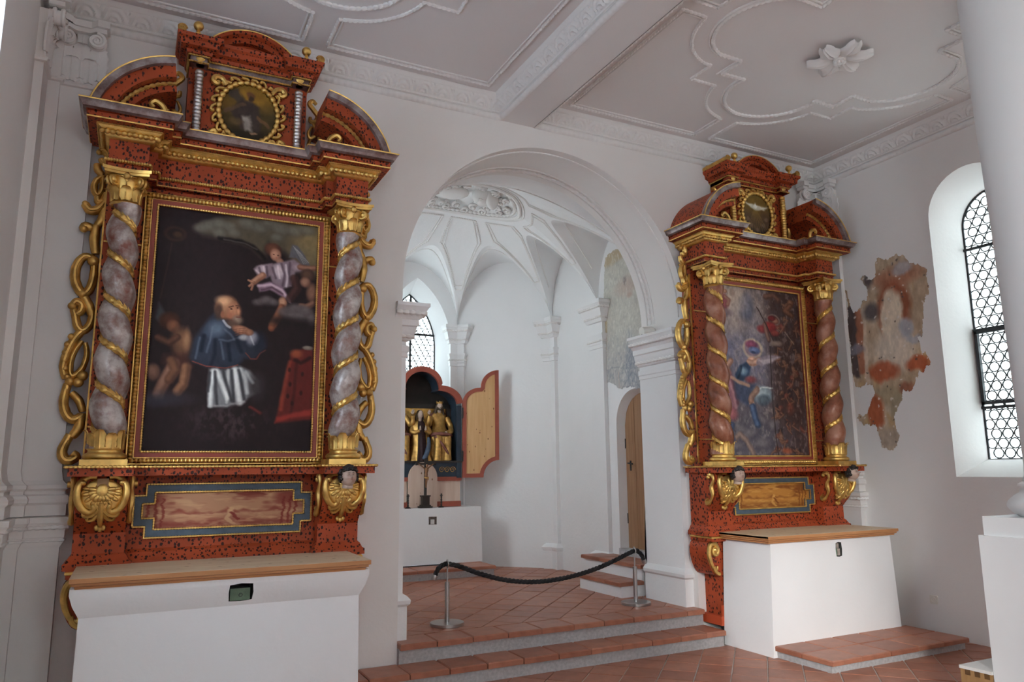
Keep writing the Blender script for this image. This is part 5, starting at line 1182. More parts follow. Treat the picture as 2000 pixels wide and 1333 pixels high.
    for i in range(22):
        a = 2*PI*i/22; ca, sa = math.cos(a), math.sin(a); px, pz = ox*1.10*ca, oc + oz*1.10*sa; tx, tz = -sa, ca
        p = spl([(px - tx*0.025, pz - tz*0.025), (px + ca*0.03, pz + sa*0.03), (px + ca*0.035 + tx*0.03, pz + sa*0.035 + tz*0.03), (px + ca*0.012 + tx*0.025, pz + sa*0.012 + tz*0.025)], 3)
        g.tube([(x, 0.22, min(4.64, max(4.105, z))) for x, z in p], 0.013, 6)
    for sx in (-1, 1):
        for sz in (-1, 1):
            p = spl([(0.165, 0.19), (0.20, 0.235), (0.245, 0.24), (0.265, 0.205), (0.235, 0.185), (0.222, 0.21)], 4)
            g.tube([(sx*x, 0.22, oc + sz*z*1.02) for x, z in p], [0.016 + 0.006*math.sin(PI*i/(len(p)-1)) for i in range(len(p))], 7)
    FB(g, 'oval_frame', 'gold', root, 50)
    for s in wings: FB(wing(s), 'side_wing', 'gold_dark' if cx < 2 else 'gold', root, 50)
    return root
alt_l = altarpiece(0.625, -0.0215, 'silver_worn', 'silver', paint_bishop(), paint_cloudman(), paint_grisaille(3, (150, 112, 86), (104, 40, 34), (172, 138, 104)), (1.55, 1.6, 1.6), (1,), 'tall red and gold altarpiece with silvered twisted columns and dark painting of a kneeling man')
alt_r = altarpiece(5.93, -0.056, 'brown_marble', 'gold', paint_battle(), paint_dove(), paint_grisaille(8, (158, 108, 50), (104, 58, 26), (176, 132, 70)), (1.3, 1.5, 1.5), (1, -1), 'red and gold altarpiece with brown twisted columns and a hazy battle painting')

# ================================================================== ALTAR TABLES
def altar_table(c, half_b, half_t, yf_b, yf_t, ztop, niche, label, flare=False):
    root = empty('altar_table', (c, W, 0)); tag(root, label, 'altar table')
    m = MB(); yb = -0.275
    f = lambda p: (p[0], p[1] - W, p[2])
    zt = ztop - 0.062
    if flare:   # masonry flares out below the board
        prof = [(0.0, 0.0), (0.0, zt - 0.17), (0.035, zt - 0.10), (0.055, zt - 0.035), (0.055, zt)]
    else: prof = [(0.0, 0.0), (0.0, zt)]
    def ring(d, z):
        q = z/zt; hb = half_b + (half_t - half_b)*q; yf = yf_b + (yf_t - yf_b)*q
        return [(-hb - d, yb, z), (-hb - d, yf - W - d, z), (hb + d, yf - W - d, z), (hb + d, yb, z)]
    loops = [ring(d, z) for d, z in prof]
    # faces except the front, which has the niche
    n0, n1, z0, z1 = niche
    for a, b in zip(loops[:-1], loops[1:]):
        m.add(a + b, [(0, 1, 5, 4), (2, 3, 7, 6)])
    m.add(loops[-1], [(0, 1, 2, 3)])
    outer = [loops[0][1], loops[0][2]] + [l[2] for l in loops[1:]] + [l[1] for l in reversed(loops[1:])]
    yfa = lambda z: (yf_b + (yf_t - yf_b)*z/zt) - W - float(np.interp(z, [p[1] for p in prof], [p[0] for p in prof]))
    jag = [(n0, z0), ((n0+n1)/2, z0 - 0.004), (n1, z0 + 0.003), (n1 + 0.006, (z0+z1)/2), (n1, z1), ((n0+n1)/2, z1 + 0.006), (n0, z1 - 0.003), (n0 - 0.005, (z0+z1)/2)]
    o2 = [(p[0], p[2]) for p in outer]
    t = geometry.tessellate_polygon([[Vector((a, b, 0)) for a, b in o2], [Vector((a, b, 0)) for a, b in jag]])
    al = o2 + jag; m.add([(a, yfa(b), b) for a, b in al], [tuple(x) for x in t])
    body = m.build('masonry_body', 'plaster_white', root, 25)
    nm = MB(); k = len(jag); nm.add([(a, yfa(b), b) for a, b in jag] + [(a, yfa(b) + 0.14, b) for a, b in jag], [(i, (i+1) % k, k + (i+1) % k, k + i) for i in range(k)] + [tuple(k + i for i in range(k))]); nm.build('niche', 'niche_dark', root, 0)
    return root, yfa
def board(root, x0_, x1_, y0_, y1_, ztop, nplank=4):
    b = empty('wooden_top'); b.parent = root
    d = (y1_ - y0_)/nplank
    for i in range(nplank):
        m = MB().box((x0_, y0_ + i*d + 0.0008 - W, ztop - 0.018), (x1_, y0_ + (i+1)*d - 0.0008 - W, ztop)); m.build('plank', 'pine_top', b, 0)
    base = [(x0_, y1_ - W), (x0_, y0_ - W), (x1_, y0_ - W), (x1_, y1_ - W)]
    m = MB(); m.sweep(base, [(-0.002, ztop - 0.001), (0.0, ztop - 0.002), (0.0, ztop - 0.028), (-0.012, ztop - 0.032), (-0.012, ztop - 0.044), (-0.028, ztop - 0.050), (-0.030, ztop - 0.064), (-0.05, ztop - 0.064)], left=False); m.build('moulded_edge', 'pine_edge', b, 30)
tl, yfa = altar_table(0.60, 0.825, 0.815, 5.10, 5.12, 1.055, (-0.008, 0.128, 0.852, 0.955), 'white masonry altar table below the kneeling man painting, green block in its niche', True)
board(tl, -0.875, 0.872, 5.03, 5.70, 1.055)
MB().box((0.0, yfa(.9) + 0.03, 0.853), (0.118, yfa(.9) + 0.12, 0.925)).build('green_block', 'green_block', tl, 0)
g = MB(); g.tube([(0.062 + 0.010*math.cos(2*PI*k/14), yfa(.9) + 0.029, 0.885 + 0.010*math.sin(2*PI*k/14)) for k in range(14)], 0.0018, 5, closed=True); g.build('ring_mark', 'iron', tl)
tr, yfa = altar_table(5.945, 0.85, 0.80, 5.095, 5.10, 1.03, (0.03, 0.105, 0.805, 0.93), 'white masonry altar table below the battle painting, small broken niche', False)
board(tr, -0.87, 0.87, 5.05, 5.72, 1.03)
MB().box((0.034, yfa(.85) + 0.025, 0.806), (0.070, yfa(.85) + 0.12, 0.872)).build('green_block', 'green_block', tr, 0)
MB().box((0.074, yfa(.85) + 0.02, 0.81), (0.104, yfa(.85) + 0.12, 0.872)).box((0.074, yfa(.85) + 0.03, 0.876), (0.104, yfa(.85) + 0.12, 0.92)).build('rubble_stone', 'rubble', tr, 0)

# ================================================================== CHANCEL FURNISHINGS
root = empty('altar_table', (3.51, 9.52, S2 + 0.125)); tag(root, 'plain white block altar table standing under the carved shrine', 'altar table')
m = MB(); hz = 1.14 - (S2 + 0.125); jag = [(0.042, 0.512), (0.155, 0.51), (0.155, 0.612), (0.04, 0.615)]
o2 = [(-0.81, 0.0), (0.82, 0.0), (0.80, hz), (-0.80, hz)]
t = geometry.tessellate_polygon([[Vector((a, b, 0)) for a, b in o2], [Vector((a, b, 0)) for a, b in jag]])
m.add([(a, 0, b) for a, b in o2 + jag], [tuple(x) for x in t]); m.add([(-0.81, 0, 0), (-0.81, 0.70, 0), (-0.80, 0.70, hz), (-0.80, 0, hz)], [(0, 1, 2, 3)]); m.add([(0.82, 0, 0), (0.82, 0.70, 0), (0.80, 0.70, hz), (0.80, 0, hz)], [(0, 1, 2, 3)])
m.add([(-0.80, 0, hz), (0.80, 0, hz), (0.80, 0.70, hz), (-0.80, 0.70, hz)], [(0, 1, 2, 3)]); m.build('masonry_body', 'plaster_white', root, 0)
m = MB(); m.add([(a, 0, b) for a, b in jag] + [(a, 0.08, b) for a, b in jag], [(i, (i+1) % 4, 4 + (i+1) % 4, 4 + i) for i in range(4)] + [(4, 5, 6, 7)]); m.build('niche', 'rubble', root, 0)
MB().box((0.075, 0.02, 0.514), (0.13, 0.07, 0.575)).build('seal_stone', 'white_top', root, 0)

# ---- carved shrine with trefoil head
SX, SY = 3.51, 9.72
def trefoil(hw, zb, zs, zn, zt, n=10):
    """half outline from the right foot to the apex: straight, side lobe, notch, centre lobe"""
    pts = [(hw, zb), (hw, zs)]; nx = hw*0.46
    pts += [(nx + (hw - nx)*math.cos(PI/2*k/n), zs + (zn - zs)*math.sin(PI/2*k/n)) for k in range(1, n + 1)]
    r_ = nx*1.06; pts += [(r_*math.cos(R(4) + (PI/2 - R(4))*k/n), zn + 0.01 + (zt - zn - 0.01)*math.sin(R(4) + (PI/2 - R(4))*k/n)) for k in range(n + 1)]
    return pts
shr = empty('winged_shrine', (SX, SY, 1.142)); tag(shr, 'carved shrine with trefoil head and an open pine wing on the chancel altar', 'shrine')
z_ = lambda z: z - 1.142
def closed_(h): return h + [(-x, z) for x, z in h[::-1][1:]]
out = closed_(trefoil(0.585, z_(1.53), z_(2.56), z_(2.80), z_(3.055))); inn = closed_(trefoil(0.515, z_(1.53), z_(2.55), z_(2.73), z_(2.985)))
# case: sides, back
m = MB(); rows = [[(x, 0.0, z) for x, z in out], [(x, 0.30, z) for x, z in out]]; m.grid(rows); rows = [[(x, 0.01, z) for x, z in inn], [(x, 0.29, z) for x, z in inn]]; m.grid(rows)
m.build('case', 'dark_blue', shr, 30)
m = MB(); k = len(inn); t = geometry.tessellate_polygon([[Vector((a, b, 0)) for a, b in inn]]); m.add([(a, 0.29, b) for a, b in inn], [tuple(x) for x in t]); m.build('back_board', 'near_black', shr, 0)
m = MB(); up = [i for i, p in enumerate(out) if p[1] > z_(2.5)]
m.grid([[(out[i][0]*1.02, -0.035, out[i][1] + 0.005) for i in up], [(inn[i][0], -0.035, inn[i][1]) for i in up], [(inn[i][0], 0.02, inn[i][1]) for i in up], [(out[i][0]*1.02, 0.02, out[i][1] + 0.005) for i in up]], cu=True, cap=False); m.build('trefoil_frame', 'shrine_red', shr, 30)
for s in (-1, 1):
    m = MB().box((min(s*0.515, s*0.585), -0.02, z_(1.53)), (max(s*0.515, s*0.585), 0.02, z_(2.53))); m.build('side_post', 'dark_blue', shr, 0)
m = MB().box((-0.47, 0.262, z_(1.76)), (0.47, 0.285, z_(2.50))); m.build('gilt_brocade', 'gold_dark', shr, 0)
m = MB(); m.box((-0.52, 0.24, z_(2.50)), (0.52, 0.28, z_(2.56))); m.box((0.45, 0.20, z_(1.76)), (0.515, 0.28, z_(2.50))); m.box((-0.515, 0.20, z_(1.76)), (-0.45, 0.28, z_(2.50))); m.build('inner_frame', 'dark_wood', shr, 0)
m = MB().box((-0.585, -0.03, z_(1.735)), (0.585, 0.29, z_(1.762))); m.build('shelf_board', 'dark_wood', shr, 0)
m = MB().box((-0.575, 0.0, z_(1.545)), (0.575, 0.28, z_(1.735))); pb = m.build('painted_base', 'dark_blue', shr, 0)
g = MB()
for s in (-1, 1):
    g = MB()
    for q in (0.30, 0.38, 0.46): sp = spiral((s*q, z_(1.64)), 0.045, 0.008, 0, 1.5*s, 18); g.tube([(x, -0.003, z) for x, z in sp], 0.004, 5)
    g.build('scroll_ornament', 'gold_dark', pb)
m = MB(); m.box((-0.59, -0.012, z_(1.49)), (0.59, 0.28, z_(1.545))); m.build('red_rail', 'shrine_red', shr, 0)
m = MB(); m.box((-0.585, -0.006, z_(1.145)), (0.585, 0.28, z_(1.215))); m.build('red_foot', 'shrine_red', shr, 0)
for a, b in ((-0.575, -0.20), (0.22, 0.575)): MB().box((a, 0.004, z_(1.215)), (b, 0.05, z_(1.49))).build('pine_panel', 'pine_pale', shr, 0)
ap = arch_loop(0.012, 0.205, z_(1.145), z_(1.54), 16); MB().prism(ap, lambda a, z, d: (a, d, z), -0.05, -0.02).build('arched_board', 'pine_pale', shr, 0)
wh = [(0.0, 1.53), (0.30, 1.53)] + [(0.53 - 0.23*math.cos(PI/2*k/8), 1.53 + 0.24*math.sin(PI/2*k/8)) for k in range(1, 9)] + [(0.53, 3.05)] + \
     [(0.53 - 0.26*math.sin(PI/2*k/10), 2.80 + 0.25*math.cos(PI/2*k/10)) for k in range(1, 11)] + [(0.26 - 0.26*math.sin(PI/2*k/10), 2.56 + 0.23*math.cos(PI/2*k/10)) for k in range(0, 11)]
wh = [(a, z_(z)) for a, z in wh]
def inset(P_, d):
    n = len(P_); o = []
    for i in range(n):
        a, b, c = Vector(P_[i-1]), Vector(P_[i]), Vector(P_[(i+1) % n]); t1 = (b - a); t2 = (c - b)
        if t1.length < 1e-6: t1 = t2
        if t2.length < 1e-6: t2 = t1
        t1.normalize(); t2.normalize(); n1 = Vector((-t1.y, t1.x)); n2 = Vector((-t2.y, t2.x)); mm = n1 + n2; mm = mm/max(0.5, mm.dot(n1)); o.append((b.x + mm.x*d, b.y + mm.y*d))
    return o
for s, ang in ((1, 10), (-1, -10)):
    wg = empty('wing_door'); wg.parent = shr; wg.location = (s*0.60, -0.015, 0); wg.rotation_euler = (0, 0, R(-ang))
    P_ = [(s*a, z) for a, z in wh]; I_ = [(s*a, z) for a, z in inset(wh, 0.055)]
    fr = MB(); n = len(P_); fr.grid([[(p[0], -0.018, p[1]) for p in P_], [(p[0], -0.018, p[1]) for p in I_], [(p[0], 0.018, p[1]) for p in I_], [(p[0], 0.018, p[1]) for p in P_]], cu=True, cv=True); fr.build('wing_frame', 'shrine_red', wg, 30)
    MB().prism(I_, lambda a, z, d: (a, d, z), -0.006, 0.006).build('wing_panel', 'pine_wing', wg, 0)
    MB().tube([(0, -0.02, z_(1.75)), (0, -0.02, z_(1.9))], 0.010, 8).build('wing_hinge', 'iron', wg, 40)
    MB().tube([(0, -0.02, z_(2.35)), (0, -0.02, z_(2.5))], 0.010, 8).build('wing_hinge', 'iron', wg, 40)

# ---- carved figures
def robe(m, lv, n=40, folds=9, amp=0.10, seed=1, a0=0.0, a1=2*PI):
    rr = random.Random(seed); ph = [rr.uniform(0, 6) for _ in range(4)]; L = spl(lv, 4); rows = []
    z0 = L[0][0]; z1 = L[-1][0]; full = abs(a1 - a0 - 2*PI) < 1e-6
    for z, rx, ry, cx, cy_ in L:
        q = 1 - (z - z0)/(z1 - z0); row = []
        for k in range(n if full else n + 1):
            a = a0 + (a1 - a0)*k/n; f = 1 + amp*q*(math.sin(folds*a + ph[0] + 3*z) + 0.6*math.sin((folds - 4)*a + ph[1] - 5*z))
            row.append((cx + rx*f*math.cos(a), cy_ + ry*f*math.sin(a), z))
        rows.append(row)
    m.grid(rows, cv=full, cap=full)
def figure_head(parent, c, r_, turn, hairm, beard=False, crown=False, long_hair=True):
    n, k = 24, 20; vs = []
    for i in range(k + 1):
        th = PI*i/k
        for j in range(n):
            ph = 2*PI*j/n; x, y, z = math.sin(th)*math.sin(ph), -math.sin(th)*math.cos(ph), math.cos(th)
            f = -y if y < 0 else 0
            g = lambda cx, cz, s, a: a*math.exp(-((x - cx)**2 + (z - cz)**2)/(2*s*s))*(f > 0.1)
            push = g(0, -0.05, .09, .22) + g(0, -.65, .18, .12) - g(.3, .1, .12, .10) - g(-.3, .1, .12, .10) + g(0, -.36, .1, .06) + g(.3, .28, .12, .05) + g(-.3, .28, .12, .05)
            vs.append((x*0.80*r_, (y*0.95 - push)*r_, z*1.15*r_))
    m = MB().add(vs, [(i*n + j, i*n + (j+1) % n, (i+1)*n + (j+1) % n, (i+1)*n + j) for i in range(k) for j in range(n)])
    m.tube([(0, 0.02*r_, -0.8*r_), (0, 0.25*r_, -1.7*r_)], [r_*0.5, r_*0.58], 12)
    h = m.build('head', 'statue_skin', parent, 60); h.location = c; h.rotation_euler = (0, 0, turn)
    m = MB(); rr = random.Random(2)
    m.ell((0, 0.22*r_, 0.25*r_), (0.90*r_, 0.92*r_, 1.02*r_), 16, 10)
    if long_hair:
        for s in (-1, 1):
            for q in range(4): m.tube(spl([(s*0.75*r_, (0.1 + 0.2*q)*r_, 0.3*r_), (s*0.95*r_, (0.1 + 0.2*q)*r_, -0.7*r_), (s*(1.0 + .1*q)*r_, (0.0 + 0.25*q)*r_, -1.7*r_), (s*1.15*r_, (0.1 + .2*q)*r_, -2.5*r_)], 4), [0.26*r_]*12 + [0.12*r_], 7)
    if beard:
        for q in range(9): m.ell(((q - 4)*0.14*r_, -0.72*r_ + 0.05*r_*abs(q - 4), -0.85*r_ + 0.06*r_*abs(q - 4)), (0.17*r_, 0.2*r_, 0.42*r_), 7, 5)
        m.ell((0, -0.93*r_, -0.47*r_), (0.34*r_, 0.10*r_, 0.07*r_), 8, 5)
    m.build('hair', 'hair_brown', h, 60)
    if crown:
        m = MB(); nn = 28; rows = []
        for z, e in ((0.62, 0.0), (0.80, 0.02), (1.0, 0.05)): rows.append([((0.92 + e)*r_*math.cos(2*PI*q/nn), 0.12*r_ + (0.98 + e)*r_*math.sin(2*PI*q/nn), z*r_) for q in range(nn)])
        rows.append([((1.0)*r_*math.cos(2*PI*q/nn), 0.12*r_ + 1.06*r_*math.sin(2*PI*q/nn), (1.05 + (0.42 if q % 4 == 0 else 0.0))*r_) for q in range(nn)])
        m.grid(rows, cv=True); m.build('crown', 'statue_gold', h, 30)
    return h
def hand(m, p, d, up, s=1.0):
    """small mitten of palm and five fingers along d"""
    p = Vector(p); d = Vector(d).normalized(); up = Vector(up); sd = d.cross(up).normalized()
    m.ell(p + d*0.014*s, (0.013*s, 0.013*s, 0.013*s), 8, 6)
    for k, (o, l) in enumerate(((-0.010, 0.030), (-0.0035, 0.036), (0.0035, 0.034), (0.010, 0.026))): m.tube([p + d*0.018*s + sd*o*s, p + d*(0.018 + l*0.6)*s + sd*o*1.1*s, p + d*(0.018 + l)*s + sd*o*s + up*0.003], [0.0045*s, 0.004*s, 0.003*s], 6)
    m.tube([p + d*0.006*s - sd*0.010*s, p + d*0.020*s - sd*0.020*s, p + d*0.032*s - sd*0.018*s], [0.005*s, 0.0045*s, 0.003*s], 6)
def king(x, y, flip, label, grp):
    root = empty('carved_figure', (x, y, 1.762)); tag(root, label, 'statue')
    m = MB(); robe(m, [(0.0, .150, .105, 0, .0), (0.08, .150, .11, 0, -.01), (0.22, .150, .12, 0, -.02), (0.34, .150, .125, 0, -.02), (0.40, .125, .09, 0, .02), (0.50, .098, .066, 0, .045), (0.60, .120, .066, 0, .05), (0.655, .105, .055, 0, .05), (0.69, .045, .038, 0, .045)], 44, 9, .10, 3)
    for s in (-1, 1): m.ell((s*0.065, -0.10, 0.315), (0.062, 0.07, 0.06), 12, 8); m.tube([(s*0.065, -0.12, 0.31), (s*0.07, -0.12, 0.15), (s*0.075, -0.11, 0.01)], [0.058, 0.052, 0.06], 10)
    m.build('robe', 'statue_gold', root, 60)
    m = MB(); robe(m, [(0.38, .155, .10, 0, .035), (0.50, .145, .088, 0, .045), (0.60, .142, .078, 0, .055), (0.66, .115, .062, 0, .055), (0.685, .06, .045, 0, .05)], 32, 7, .08, 5, R(-35), R(215)); m.tube(spl([(-.15, -.06, .36), (-.05, -.15, .37), (.06, -.15, .36), (.15, -.05, .35)], 4), .026, 8)
    m.tube(spl([(-.12, -.13, .34), (-.02, -.17, .22), (.08, -.15, .08), (.12, -.10, .01)], 4), .018, 8); m.build('mantle', 'robe_red', root, 60)
    m = MB(); f = flip
    m.tube(spl([(f*.115, .04, .61), (f*.17, -.01, .50), (f*.19, -.06, .53), (f*.185, -.08, .62)], 4), [.04]*5 + [.036]*4 + [.03]*4, 9); m.build('sleeve', 'statue_gold', root, 60); m = MB(); m.tube(spl([(-f*.115, .04, .61), (-f*.165, .0, .48), (-f*.13, -.09, .40), (-f*.07, -.12, .395)], 4), [.042]*5 + [.038]*4 + [.03]*4, 9); m.build('sleeve', 'statue_gold', root, 60)
    m = MB(); hand(m, (f*.185, -.08, .635), (0, -.1, 1), (0, -1, 0), 1.3); m.build('hand', 'statue_skin', root, 60); m = MB(); hand(m, (-f*.06, -.125, .395), (f*1.0, -.3, -.1), (0, 0, 1), 1.3); m.build('hand', 'statue_skin', root, 60)
    figure_head(root, (0, 0.01, 0.765), 0.053, 0.12*f, 'hair', True, True)
    return root
king(3.83, 9.86, -1, 'gilded carved king with crown and beard seated beside the praying woman', None)
king(3.22, 9.86, 1, 'gilded carved king seated in the shrine corner away from the open wing', None)
root = empty('carved_figure', (3.525, 9.84, 1.762)); tag(root, 'carved praying woman in dark dress and gold mantle in the shrine', 'statue')
m = MB(); robe(m, [(0.0, .125, .10, 0, 0), (0.06, .115, .09, 0, 0), (0.20, .098, .078, 0, -.005), (0.32, .082, .066, 0, -.01), (0.42, .078, .062, 0, 0), (0.49, .085, .058, 0, .01), (0.535, .065, .045, 0, .015), (0.56, .034, .03, 0, .015)], 40, 9, .10, 8); m.build('dress', 'robe_dark', root, 60)
m = MB(); robe(m, [(0.0, .185, .16, 0, .0), (0.03, .18, .15, 0, .0), (0.16, .14, .12, 0, .0), (0.32, .130, .11, 0, .0), (0.44, .132, .10, 0, .0), (0.51, .115, .085, 0, .01), (0.565, .06, .055, 0, .015)], 40, 8, .09, 12, R(-64), R(244)); m.build('mantle', 'statue_gold', root, 60)
m = MB(); m.tube(spl([(.105, -.075, .32), (.10, -.10, .22), (.065, -.12, .10), (.02, -.12, .02)], 4), [.022, .024, .026, .028, .03, .032, .034, .034, .034, .034, .032, .03, .028], 8); m.build('mantle_lining', 'robe_blue', root, 60)
for s in (-1, 1): MB().tube(spl([(s*.095, .0, .49), (s*.13, -.05, .40), (s*.09, -.10, .385), (s*.045, -.125, .41)], 4), [.034]*5 + [.032]*4 + [.024]*4, 9).build('sleeve', 'statue_gold', root, 60)
for s in (-1, 1): m = MB(); hand(m, (s*.038, -.13, .41), (0, -.15, 1), (s*1.0, 0, 0), 1.25); m.build('hand', 'statue_skin', root, 60)
figure_head(root, (0, -0.01, 0.638), 0.052, 0.10, 'hair')

# ---- crucifix and candlesticks on the chancel altar
root = empty('crucifix', (3.53, 9.60, 1.14)); tag(root, 'dark standing crucifix with a carved wooden body before the shrine', 'crucifix')
m = MB(); m.box((-.085, -.06, 0), (.085, .06, .025)); m.box((-.065, -.045, .025), (.065, .045, .04)); m.box((-.05, -.035, .04), (.05, .035, .15)); m.box((-.062, -.045, .15), (.062, .045, .165)); m.build('plinth', 'dark_wood', root, 0)
m = MB(); m.box((-.017, -.010, .165), (.017, .010, .655)); m.build('upright', 'dark_wood', root, 0)
m = MB(); m.box((-.125, -.0095, .565), (.125, .0095, .597)); m.ell((.132, 0, .581), .021, 8, 6); m.ell((-.132, 0, .581), .021, 8, 6); m.build('crossbar', 'dark_wood', root, 0)
m = MB(); m.tube(spl([(0, -.028, .535), (0.004, -.03, .50), (0.0, -.03, .46), (-.004, -.03, .42), (.002, -.036, .37), (.0, -.03, .31), (.002, -.024, .265)], 4), [.012, .018, .024, .026, .028, .026, .024, .021, .019, .022, .026, .024, .022, .021, .019, .017, .015, .014, .013, .012, .011, .010, .010, .009, .008][:25], 10)
for s in (-1, 1): m.tube(spl([(s*.018, -.03, .515), (s*.055, -.026, .545), (s*.105, -.018, .580)], 4), [.010, .010, .009, .009, .008, .008, .008, .007, .006], 8)
m.ell((.006, -.036, .556), (.016, .018, .021), 12, 9); m.build('corpus', 'corpus_wood', root, 60)
m = MB(); m.tube(spl([(-.024, -.034, .40), (0, -.055, .395), (.024, -.036, .402)], 4), .011, 7); m.tube([(.02, -.045, .40), (.03, -.04, .365)], [.008, .004], 6); m.build('loincloth', 'statue_gold', root, 60)
for x, lb in ((3.29, 'small dark turned candlestick between the crucifix and the arch wall'), (3.76, 'small dark turned candlestick between the crucifix and the open pine wing')):
    root = empty('candlestick', (x, 9.60, 1.14)); tag(root, lb, 'candlestick')
    m = MB(); m.lathe([(.040, 0), (.042, .006), (.030, .014), (.014, .022), (.010, .03)], 16); m.build('foot', 'dark_wood', root)
    m = MB(); m.lathe([(.010, .028), (.013, .04), (.008, .055), (.014, .07), (.008, .085), (.013, .10), (.008, .12), (.012, .14), (.009, .155)], 14); m.build('stem', 'dark_wood', root)
    m = MB(); m.lathe([(.009, .153), (.022, .160), (.024, .165), (.010, .168), (.010, .185)], 16); m.build('drip_pan', 'dark_wood', root)

# ================================================================== ROPE BARRIER
for (x, y), lb in (((2.58, 6.43), 'brushed steel rope post with round foot beside the bare arch jamb'), ((4.625, 6.44), 'brushed steel rope post with round foot before the small stair')):
    root = empty('rope_post', (x, y, S2)); tag(root, lb, 'post', 'rope posts in the arch')
    MB().lathe([(.148, 0.001), (.150, .003), (.150, .024), (.147, .027), (.02, .028)], 48).build('foot_plate', 'steel', root)
    MB().lathe([(.021, .027), (.021, .366), (.019, .368), (.008, .368)], 20).build('tube', 'steel', root)
    MB().lathe([(.0075, .36), (.0075, .50)], 12).build('rod', 'steel', root)
    m = MB(); m.tube([(0.028*math.cos(2*PI*k/20)*0.0 , 0.026*math.cos(2*PI*k/20), .522 + .026*math.sin(2*PI*k/20)) for k in range(20)], .006, 8, closed=True); m.ell((0, 0, .553), .010, 10, 8); m.build('ring', 'steel', root)
root = empty('barrier_rope', (2.58, 6.43, S2)); tag(root, 'thick black twisted rope sagging between the two steel posts', 'rope')
rp = [(2.455, 0.695), (2.485, 0.765), (2.525, 0.80), (2.582, 0.812), (2.70, 0.782), (2.913, 0.702), (3.173, 0.629), (3.491, 0.592), (3.834, 0.61), (4.129, 0.662), (4.373, 0.73), (4.625, 0.812), (4.675, 0.80), (4.72, 0.76), (4.75, 0.69)]
pp, _ = resamp(spl([(x - 2.58, 0.0 if x < 4.2 else 0.01*(x - 4.2)/.4, z - S2) for x, z in rp], 8), 0.008)
m = MB(); P_ = [Vector(p) for p in pp]; K = len(P_)
for st in range(3):
    q = []
    for i in range(K):
        t = (P_[min(i+1, K-1)] - P_[max(i-1, 0)]).normalized(); a = t.cross(Vector((0, 1, 0))).normalized(); b = Vector((0, 1, 0)); an = 2*PI*st/3 + i*0.40
        q.append(P_[i] + a*(.0105*math.cos(an)) + b*(.0105*math.sin(an)))
    m.tube(q, .0125, 7)
m.build('strands', 'black_rope', root, 60)
for i, j in ((0, 5), (K-1, K-6)):
    d = (P_[i] - P_[j]).normalized(); MB().tube([P_[i] - d*.030, P_[i] - d*.002, P_[i] + d*.012], [.026, .026, .022], 14).build('end_cap', 'steel', root)

# ================================================================== ROUND COLUMN, STOOL, SOCKET, LAMP
cx, cy_ = 5.55, 2.82
root = empty('gallery_column', (cx, cy_, 0)); tag(root, 'round white column on a tall square pedestal before the leaded window', 'column')
MB().box((-.40, -.40, 0), (.40, .40, 1.175)).build('pedestal', 'column_paint', root, 0)
MB().box((-.375, -.375, 1.175), (.375, .375, 1.30)).build('pedestal_cap', 'column_paint', root, 0)
pr_ = [(.30, 1.30)] + [(.30 + .065*math.sin(PI*k/10), 1.30 + .15*k/10) for k in range(1, 11)] + [(.285, 1.46), (.275, 1.485), (.29, 1.50), (.29, 1.515), (.262, 1.53), (.248, 1.57), (.242, 1.65)]
MB().lathe(pr_, 48).build('column_base', 'column_paint', root, 40)
MB().lathe([(.242, 1.64), (.25, 2.4), (.262, 3.3), (.278, 4.0), (.29, 4.6), (.302, 5.13)], 48).build('shaft', 'column_paint', root, 60)
root = empty('step_stool', (5.40, 3.33, 0)); tag(root, 'small dovetailed wooden step stool with pale top behind the column pedestal', 'stool')
m = MB(); m.box((-.258, -.10, 0), (-.236, .11, .28)); m.build('side_board', 'stool_wood', root, 0)
m = MB(); m.box((.236, -.10, 0), (.258, .11, .28)); m.build('side_board', 'stool_wood', root, 0)
m = MB(); m.box((-.236, .09, 0), (.236, .11, .28)); m.build('front_board', 'stool_wood', root, 0)
m = MB(); m.box((-.262, -.105, .28), (.262, .115, .30)); m.build('seat_board', 'white_top', root, 0)
for yy in (-.07, -.005, .06): MB().box((-.2595, yy - .018, .245), (-.2365, yy + .018, .2795)).build('dovetail', 'stool_joint', root, 0)
root = empty('wall_socket', (XR, 4.955, 0.342)); tag(root, 'square cream power socket low on the side wall', 'socket')
def rsq(h_, r_, n=5):
    p = []
    for qx, qy, a in ((1, 1, 0), (-1, 1, 90), (-1, -1, 180), (1, -1, 270)):
        for k in range(n + 1): p.append((qx*(h_ - r_) + r_*math.cos(R(a + 90*k/n)), qy*(h_ - r_) + r_*math.sin(R(a + 90*k/n))))
    return p
MB().prism(rsq(.041, .010), lambda a, b, d: (-d, a, b), 0.0005, .011).build('cover_plate', 'socket', root, 40)
m = MB(); m.grid([[(-x, r_*math.cos(2*PI*k/24), r_*math.sin(2*PI*k/24)) for k in range(24)] for r_, x in ((.026, .011), (.026, .016), (.022, .016), (.020, .004), (.002, .004))], cv=True); m.build('socket_ring', 'socket', root, 40)
for s in (-1, 1): MB().ell((-.005, s*.0095, 0), .0032, 8, 6).build('contact_hole', 'iron', root)
root = empty('spot_lamp', (4.845, 6.50, 3.068)); tag(root, 'cream cylindrical spotlight resting on the arch impost', 'lamp')
M_ = Matrix.Translation((0.045, 0, .045)) @ Matrix.Rotation(R(-8), 4, 'Y') @ Matrix.Rotation(R(-90), 4, 'Y')
m = MB().lathe([(.047, -.02), (.050, -.018), (.050, .11), (.046, .125), (.034, .142), (.012, .148)], 24).xf(M_ @ Matrix.Rotation(PI, 4, 'X')); m.build('lamp_housing', 'lamp_body', root, 40)
